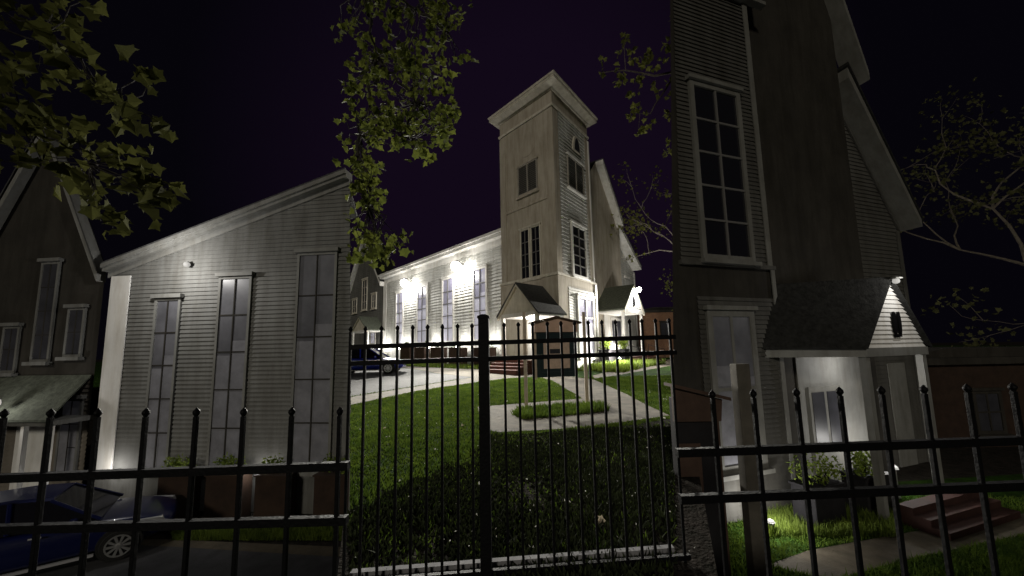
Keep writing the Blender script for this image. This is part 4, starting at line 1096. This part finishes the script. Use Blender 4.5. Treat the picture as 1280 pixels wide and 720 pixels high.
point_light('porch_ceiling_light', p - Vector((0, 0, .15)), 40, .08, DIM)
for i, (x, y, lab) in enumerate(((975, 560, 'yellow green bush in the planter right of the dim tower door'), (1035, 560, 'yellow green bush in the planter below the right porch door'))):
    p = WT.P(WT.st(x, 560)[0], LOW, .75)
    t = thing('planter', 'dark planter box below the %s' % ('dim tower edge' if i == 0 else 'right porch door'), 'planter', p, 'planters by the dim porch')
    b = MB(); b.box(p + Vector((0, 0, .42)), .95, .5, .84, -AZ + R(90)); b.build('box', M['planterdark'], t, bevel=.02)
    b = MB(); b.box(p + Vector((0, 0, .86)), 1.0, .56, .05, -AZ + R(90)); b.build('rim', M['planterdark'], t)
    shrub('shrub', lab, 'shrub', p + Vector((0, 0, .88)), .55, .35, .55, 420, 'yshrub', .08, 'bushes in the dim planters', seed=70 + i, rot=-AZ + R(90))
lowsheet('lower_lawn', [(843, 900), (843, 648), (960, 612), (1400, 585), (2200, 600), (2600, 900)], 'grass', .004)
lowsheet('concrete_path', [(960, 706), (1010, 688), (1120, 668), (1290, 640), (1400, 630), (1400, 655), (1290, 666), (1130, 700), (1040, 726)], 'concrete', .008)
mb = MB(); rnd = random.Random(15)
pathp = [onz(x, y, LOW)[:2] for x, y in [(960, 706), (1010, 688), (1120, 668), (1290, 640), (1400, 630), (1400, 655), (1290, 666), (1130, 700), (1040, 726)]]
for _ in range(30000):
    p = onz(rnd.uniform(850, 1300), rnd.uniform(622, 735), LOW)
    if inside(pathp, p.x, p.y): continue
    hh = rnd.uniform(.03, .09) * (2.2 if rnd.random() < .05 else 1); a = rnd.uniform(0, 6.28); b0 = len(mb.v)
    mb.v += [(p.x - .01 * math.cos(a), p.y - .01 * math.sin(a), p.z), (p.x + .01 * math.cos(a), p.y + .01 * math.sin(a), p.z), (p.x + rnd.gauss(0, .03), p.y + rnd.gauss(0, .03), p.z + hh)]
    mb.f.append((b0, b0 + 1, b0 + 2))
tag(mb.build('grass', M['blade']), 'dim lawn grass beside the pale path below the right porch', 'grass', kind='stuff')
mb = MB()
for _ in range(6000):
    p = onz(rnd.uniform(955, 1120), rnd.uniform(640, 672), LOW); hh = rnd.uniform(.06, .28); a = rnd.uniform(0, 6.28); b0 = len(mb.v)
    mb.v += [(p.x - .012 * math.cos(a), p.y - .012 * math.sin(a), p.z), (p.x + .012 * math.cos(a), p.y + .012 * math.sin(a), p.z), (p.x + rnd.gauss(0, .05), p.y + rnd.gauss(0, .05), p.z + hh)]
    mb.f.append((b0, b0 + 1, b0 + 2))
tag(mb.build('tall_weeds', M['weed']), 'tall green weeds along the planters of the dim porch', 'weeds', kind='stuff')

p = WT.P(WT.st(922, 600)[0], LOW + .22, .7)  # added lamp, kept out of sight, brightens the dim tower's lower door
t = thing('floodlight', 'small added fill lamp hidden in the weeds below the dim tower door', 'lamp', p)
b = MB(); b.lathe(p, [(.06, -.22), (.025, -.2), (.025, -.05), (.08, -.02), (.09, .03)], 12); b.build('housing', M['metal'], t)
b = MB(); b.lathe(p, [(.08, .03), (.07, .06), (.03, .08), (.01, .085)], 12); b.build('lens', M['lampdim'], t)
point_light('dim_tower_fill', p + Vector((0, 0, .3)), 70, .1, DIM)

# tall narrow notice case at the right seam
q = onz(880, 900, LOW)
Yq = 4.6
n0_ = at(846, 600, Yq); n1_ = at(905, 600, Yq)
WNB = Wall(n0_.xy, math.atan2(n1_.x - n0_.x, n1_.y - n0_.y)); Lq = (n1_.xy - n0_.xy).length
nb2 = thing('notice_case', 'dark brown notice case on tall posts in front of the dim tower', 'notice board', (n0_.x, n0_.y, LOW))
zt = WNB.st(875, 497)[1]; zb = zt - 2.4
b = MB(); WNB.box(b, .02, Lq - .03, zb, zt, -.12, 0); b.build('case', M['planterdark'], nb2)
b = MB(); WNB.prism(b, [(.0, zt - .28), (Lq, zt - .28), (Lq + .03, zt - .02), (.0, zt + .14)], .002, .05); b.build('header', M['brownboard'], nb2)
b = MB(); WNB.prism(b, [(-.0, zt + .14), (Lq + .10, zt - .03), (Lq + .10, zt + .01), (0, zt + .18)], -.2, .12); b.build('roof', M['brownboard'], nb2)
b = MB(); WNB.box(b, .05, Lq * .55, zt - 1.45, zt - .55, .002, .01); b.build('notice', M['brownboard'], nb2)
b = MB(); WNB.box(b, Lq * .86, Lq - .02, zb, zt - .28, .002, .03); b.build('side_frame', M['brownboard'], nb2)
for px, y in ((930, 455),):
    s, z = WNB.st(px, y); b = MB(); WNB.box(b, s - .085, s + .085, LOW - .05, z, -.17, -.02); b.build('post', M['dimpost'], nb2, bevel=.01)
b = MB(); WNB.box(b, .05, .17, LOW - .05, zb, -.11, -.02); b.build('post', M['dimpost'], nb2)

# ------------------------------------------------------------------ brick houses behind
def brick_house(label, x0, x1, y0, y1, Y, zg, mat='brownbrick'):
    a = at(x0, y1, Y); c = at(x1, y1, Y); w = Wall(a.xy, math.atan2(c.x - a.x, c.y - a.y + .0))
    L = (c.xy - a.xy).length; zt = w.st(x0, y0)[1]
    t = thing('brick_house', label, 'house', (a.x, a.y, zg))
    b = MB(); w.box(b, 0, L, zg - .2, zt, -5, 0); b.build('wall', M[mat], t)
    b = MB(); w.box(b, -.15, L + .15, zt, zt + .25, -5.2, .25); b.build('parapet', M['darkwall'], t)
    for f in (.25, .7):
        window(w.off(.0), t, L * f, L * f + 1.1, zt - 2.6, zt - 1.0, 2, 2, 'greyglass', trim='darkwall')
    b = MB(); w.prism(b, [(-.2, zt + .25), (L + .2, zt + .25), (L * .8, zt + .6), (L * .2, zt + .6)], -5.1, -.3); b.build('roof', M['darkwall'], t)
    return t
brick_house('low brown brick house behind the bright front porch', 801, 905, 391, 445, 38, GZ)
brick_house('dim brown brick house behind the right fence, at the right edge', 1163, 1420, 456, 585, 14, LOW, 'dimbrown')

# ------------------------------------------------------------------ trees
def wobble(p0, p1, n, amp, rnd):
    p0, p1 = Vector(p0), Vector(p1); L = (p1 - p0).length
    pts = []
    for i in range(n + 1):
        f = i / n
        q = p0.lerp(p1, f)
        if 0 < i < n: q += Vector((rnd.gauss(0, 1), rnd.gauss(0, 1), rnd.gauss(0, 1))) * amp * L
        pts.append(q)
    return pts
def leaves_at(mb, c, r, n, size, rnd, squash=.8):
    for _ in range(n):
        v = Vector((rnd.gauss(0, 1), rnd.gauss(0, 1), rnd.gauss(0, 1) * squash)) * r * .55
        add_leaf(mb, Vector(c) + v, size * rnd.uniform(.6, 1.25), rnd, True, .5)

rnd = random.Random(11)
# maple overhead: trunk behind the camera, limbs reach forwards over the fence
tr = thing('maple_tree', 'leafy maple overhanging the fence and lawn from the upper left', 'tree', (-4.6, -2.6, 0))
b = MB(); top_ = Vector((-4.2, -1.6, 5.2)); b.tube([(-4.6, -2.6, -.1), (-4.55, -2.5, .4), (-4.45, -2.2, 2.5), top_], [.42, .32, .26, .22], 12); b.build('trunk', M['darkbark'], tr, smooth=True)
clumps = []
def cl(px, py, rx, ry, n, Yc, dY=.8):
    for _ in range(n):
        a = rnd.uniform(0, 6.28); q = math.sqrt(rnd.random())
        clumps.append((px + rx * q * math.cos(a), py + ry * q * math.sin(a), Yc + rnd.uniform(-dY, dY)))
# centre foliage: big mass at the top, two hanging sprays below
cl(495, 35, 62, 55, 42, 7.4); cl(560, 22, 26, 28, 12, 7.4); cl(480, 110, 48, 48, 40, 7.2); cl(538, 118, 24, 50, 14, 7.2)
cl(500, 162, 46, 24, 26, 7.0); cl(545, 165, 26, 18, 10, 7.0); cl(530, 190, 10, 12, 4, 6.9)
cl(452, 205, 14, 22, 8, 6.8); cl(456, 255, 20, 34, 16, 6.6); cl(478, 298, 24, 28, 13, 6.6); cl(460, 312, 14, 14, 5, 6.6); cl(586, 75, 14, 5, 3, 7.4); cl(562, 140, 10, 12, 3, 7.2)
cl(432, 60, 8, 60, 4, 7.4); cl(434, 160, 6, 40, 2, 7.1)
lv = MB()
for px, py, Y in clumps:
    leaves_at(lv, at(px, py, Y), .17, rnd.randint(4, 8), .145, rnd)
crown = lv.build('crown', M['leaf'], tr)
lm = MB()
hubs = [at(455, -30, 6.6), at(520, 10, 7.2), at(470, 70, 7.2), at(520, 130, 7.0), at(450, 170, 6.9), at(462, 260, 6.6), at(560, 40, 7.3), at(505, 172, 7.0)]
links = [(None, 0), (0, 1), (0, 2), (2, 3), (2, 4), (4, 5), (1, 6), (3, 7)]
for a, c in links:
    p0 = top_ if a is None else hubs[a]
    r0 = .12 if a is None else .045
    lm.tube(wobble(p0, hubs[c], 7, .03, rnd), [r0 - (r0 - .02) * i / 7 for i in range(8)], 7)
for px, py, Y in clumps:
    q = at(px, py, Y); hb = min(hubs, key=lambda v: (v - q).length)
    lm.tube(wobble(hb, q, 4, .06, rnd), [.014, .011, .009, .006, .004], 4)
lm.build('limb', M['darkbark'], tr)
# nearer spray at the left edge
lv = MB(); near = []
def cn(px, py, r, n, Y=3.0):
    for _ in range(n): near.append((px + rnd.uniform(-r, r), py + rnd.uniform(-r, r), Y + rnd.uniform(-.3, .3)))
cn(85, 22, 24, 6); cn(98, 75, 26, 7); cn(12, 82, 20, 4); cn(52, 95, 10, 2); cn(25, 130, 24, 6); cn(165, 125, 20, 4); cn(182, 95, 12, 2); cn(200, 156, 6, 1)
cn(112, 200, 40, 10); cn(175, 225, 24, 5); cn(140, 272, 14, 3); cn(205, 242, 16, 3); cn(60, 190, 16, 3); cn(15, 195, 14, 2); cn(120, 240, 22, 5); cn(10, 20, 14, 3); cn(40, 150, 16, 3)
for px, py, Y in near:
    leaves_at(lv, at(px, py, Y), .11, rnd.randint(3, 6), .125, rnd)
lv.build('crown', M['leafdark'], tr)
lm = MB(); hubs2 = [at(-60, 40, 3.0), at(60, 40, 3.0), at(30, 150, 3.0), at(110, 205, 3.0), at(150, 130, 3.0)]
for a, c in ((None, 0), (0, 1), (0, 2), (2, 3), (1, 4)):
    p0 = top_ if a is None else hubs2[a]; r0 = .07 if a is None else .012
    lm.tube(wobble(p0, hubs2[c], 6, .03, rnd), [r0 - (r0 - .006) * i / 6 for i in range(7)], 6)
for px, py, Y in near:
    q = at(px, py, Y); hb = min(hubs2, key=lambda v: (v - q).length)
    lm.tube(wobble(hb, q, 3, .05, rnd), [.006, .005, .004, .003], 4)
lm.build('limb', M['darkbark'], tr)

# sparse branch at the upper right, its trunk behind the dim tower
tr = thing('sparse_tree', 'thin branch with sparse new leaves in the sky right of the tower', 'tree', (11.5, 15.5, 0))
b = MB(); tp = Vector((11.2, 15.0, 9.0)); b.tube([(11.5, 15.5, -.1), (11.5, 15.4, .5), (11.3, 15.2, 5), tp], [.38, .28, .22, .16], 10); b.build('trunk', M['bark'], tr, smooth=True)
lm = MB(); lv = MB()
Yb = 12.0
main = [at(905, 100, 13), at(868, 88, 12.4), at(842, 90, Yb), at(818, 95, Yb), at(800, 91, Yb), at(782, 88, Yb), at(765, 89, Yb), at(752, 91, Yb)]
lm.tube([tp] + main, [.14, .10, .07, .045, .035, .028, .022, .016, .008], 7)
sub = [at(842, 95, Yb), at(832, 112, Yb), at(819, 130, Yb), at(813, 142, Yb), at(800, 142, Yb), at(798, 160, Yb)]
lm.tube(sub, [.035, .026, .02, .016, .012, .006], 6)
lm.tube([at(782, 88, Yb), at(780, 60, Yb), at(781, 40, Yb)], [.016, .010, .005], 5)
lm.tube([at(868, 88, 12.4), at(850, 150, Yb), at(840, 178, Yb)], [.05, .03, .012], 6)
lm.build('limb', M['bark'], tr)
for px, py, n in ((750, 76, 3), (753, 89, 4), (767, 83, 3), (779, 93, 4), (772, 103, 4), (781, 102, 3), (787, 65, 4), (774, 67, 3), (780, 45, 4), (781, 55, 3), (791, 75, 5), (805, 72, 8), (812, 68, 5), (802, 80, 6), (798, 97, 4), (801, 98, 4), (794, 101, 3), (791, 118, 4), (795, 116, 2), (793, 133, 5), (788, 145, 5), (796, 138, 3), (810, 142, 4), (806, 162, 6), (814, 157, 3), (800, 166, 3), (817, 106, 3), (822, 115, 3), (834, 57, 6), (838, 58, 3), (829, 73, 3), (837, 101, 4), (832, 143, 4), (838, 142, 2), (837, 178, 5), (833, 190, 5), (840, 188, 4), (841, 22, 2), (838, 118, 3), (815, 84, 3)):
    leaves_at(lv, at(px, py, Yb), .11, n + 1, .19, rnd)
lv.build('crown', M['newleaf'], tr)

def bare_tree(label, base, scale, seed, n_leaf, leafm, barkm, leafsize, spread=1.0, lean=0.0, lr=.10):
    rnd = random.Random(seed); base = Vector(base)
    t = thing('spreading_tree', label, 'tree', base)
    lm = MB(); lv = MB(); tk = MB()
    top = base + Vector((lean, 0, 2.6 * scale))
    tk.tube([base - Vector((0, 0, .1)), base + Vector((0, 0, .3)), base + Vector((lean * .4, 0, 1.4 * scale)), top], [.34 * scale, .25 * scale, .2 * scale, .16 * scale], 9)
    tk.build('trunk', M[barkm], t, smooth=True)
    tips = []
    def grow(p, d, L, r, lvl):
        pts = [p]; q = p
        for i in range(4):
            d = (d + Vector((rnd.gauss(0, .22), rnd.gauss(0, .22), rnd.gauss(0, .18) + .02))).normalized()
            q = q + d * L / 4; pts.append(q)
        lm.tube(pts, [r * (1 - .13 * i) for i in range(5)], 6 if lvl < 2 else 4)
        if lvl >= 1: tips.append(q)
        if lvl < 4:
            for _ in range(2 if lvl else 3):
                nd = (d + Vector((rnd.gauss(0, .6) * spread, rnd.gauss(0, .6), rnd.gauss(.05, .45)))).normalized()
                grow(q, nd, L * rnd.uniform(.6, .85), r * .6, lvl + 1)
    for k in range(5):
        a = k * 1.256 + rnd.uniform(-.3, .3)
        grow(top, Vector((math.cos(a) * spread, math.sin(a) * spread, rnd.uniform(.3, 1.0))).normalized(), 1.6 * scale, lr * scale, 0)
    lm.build('limb', M[barkm], t)
    for q in tips:
        leaves_at(lv, q, .28 * scale, n_leaf, leafsize, rnd)
    lv.build('crown', M[leafm], t)
    return t
bt = at(908, 440, 31)
bare_tree('pale limbed tree lit from the porch, right of the front gable', (bt.x, bt.y, GZ), 2.6, 5, 10, 'newleaf', 'palebark', .24, 1.2, 0, .05)
bt = at(1350, 560, 18)
bare_tree('dim spreading tree with pale limbs above the brick house at the right', (bt.x, bt.y, LOW), 2.7, 12, 14, 'leafdim', 'bark', .19, 1.0, 0, .035)
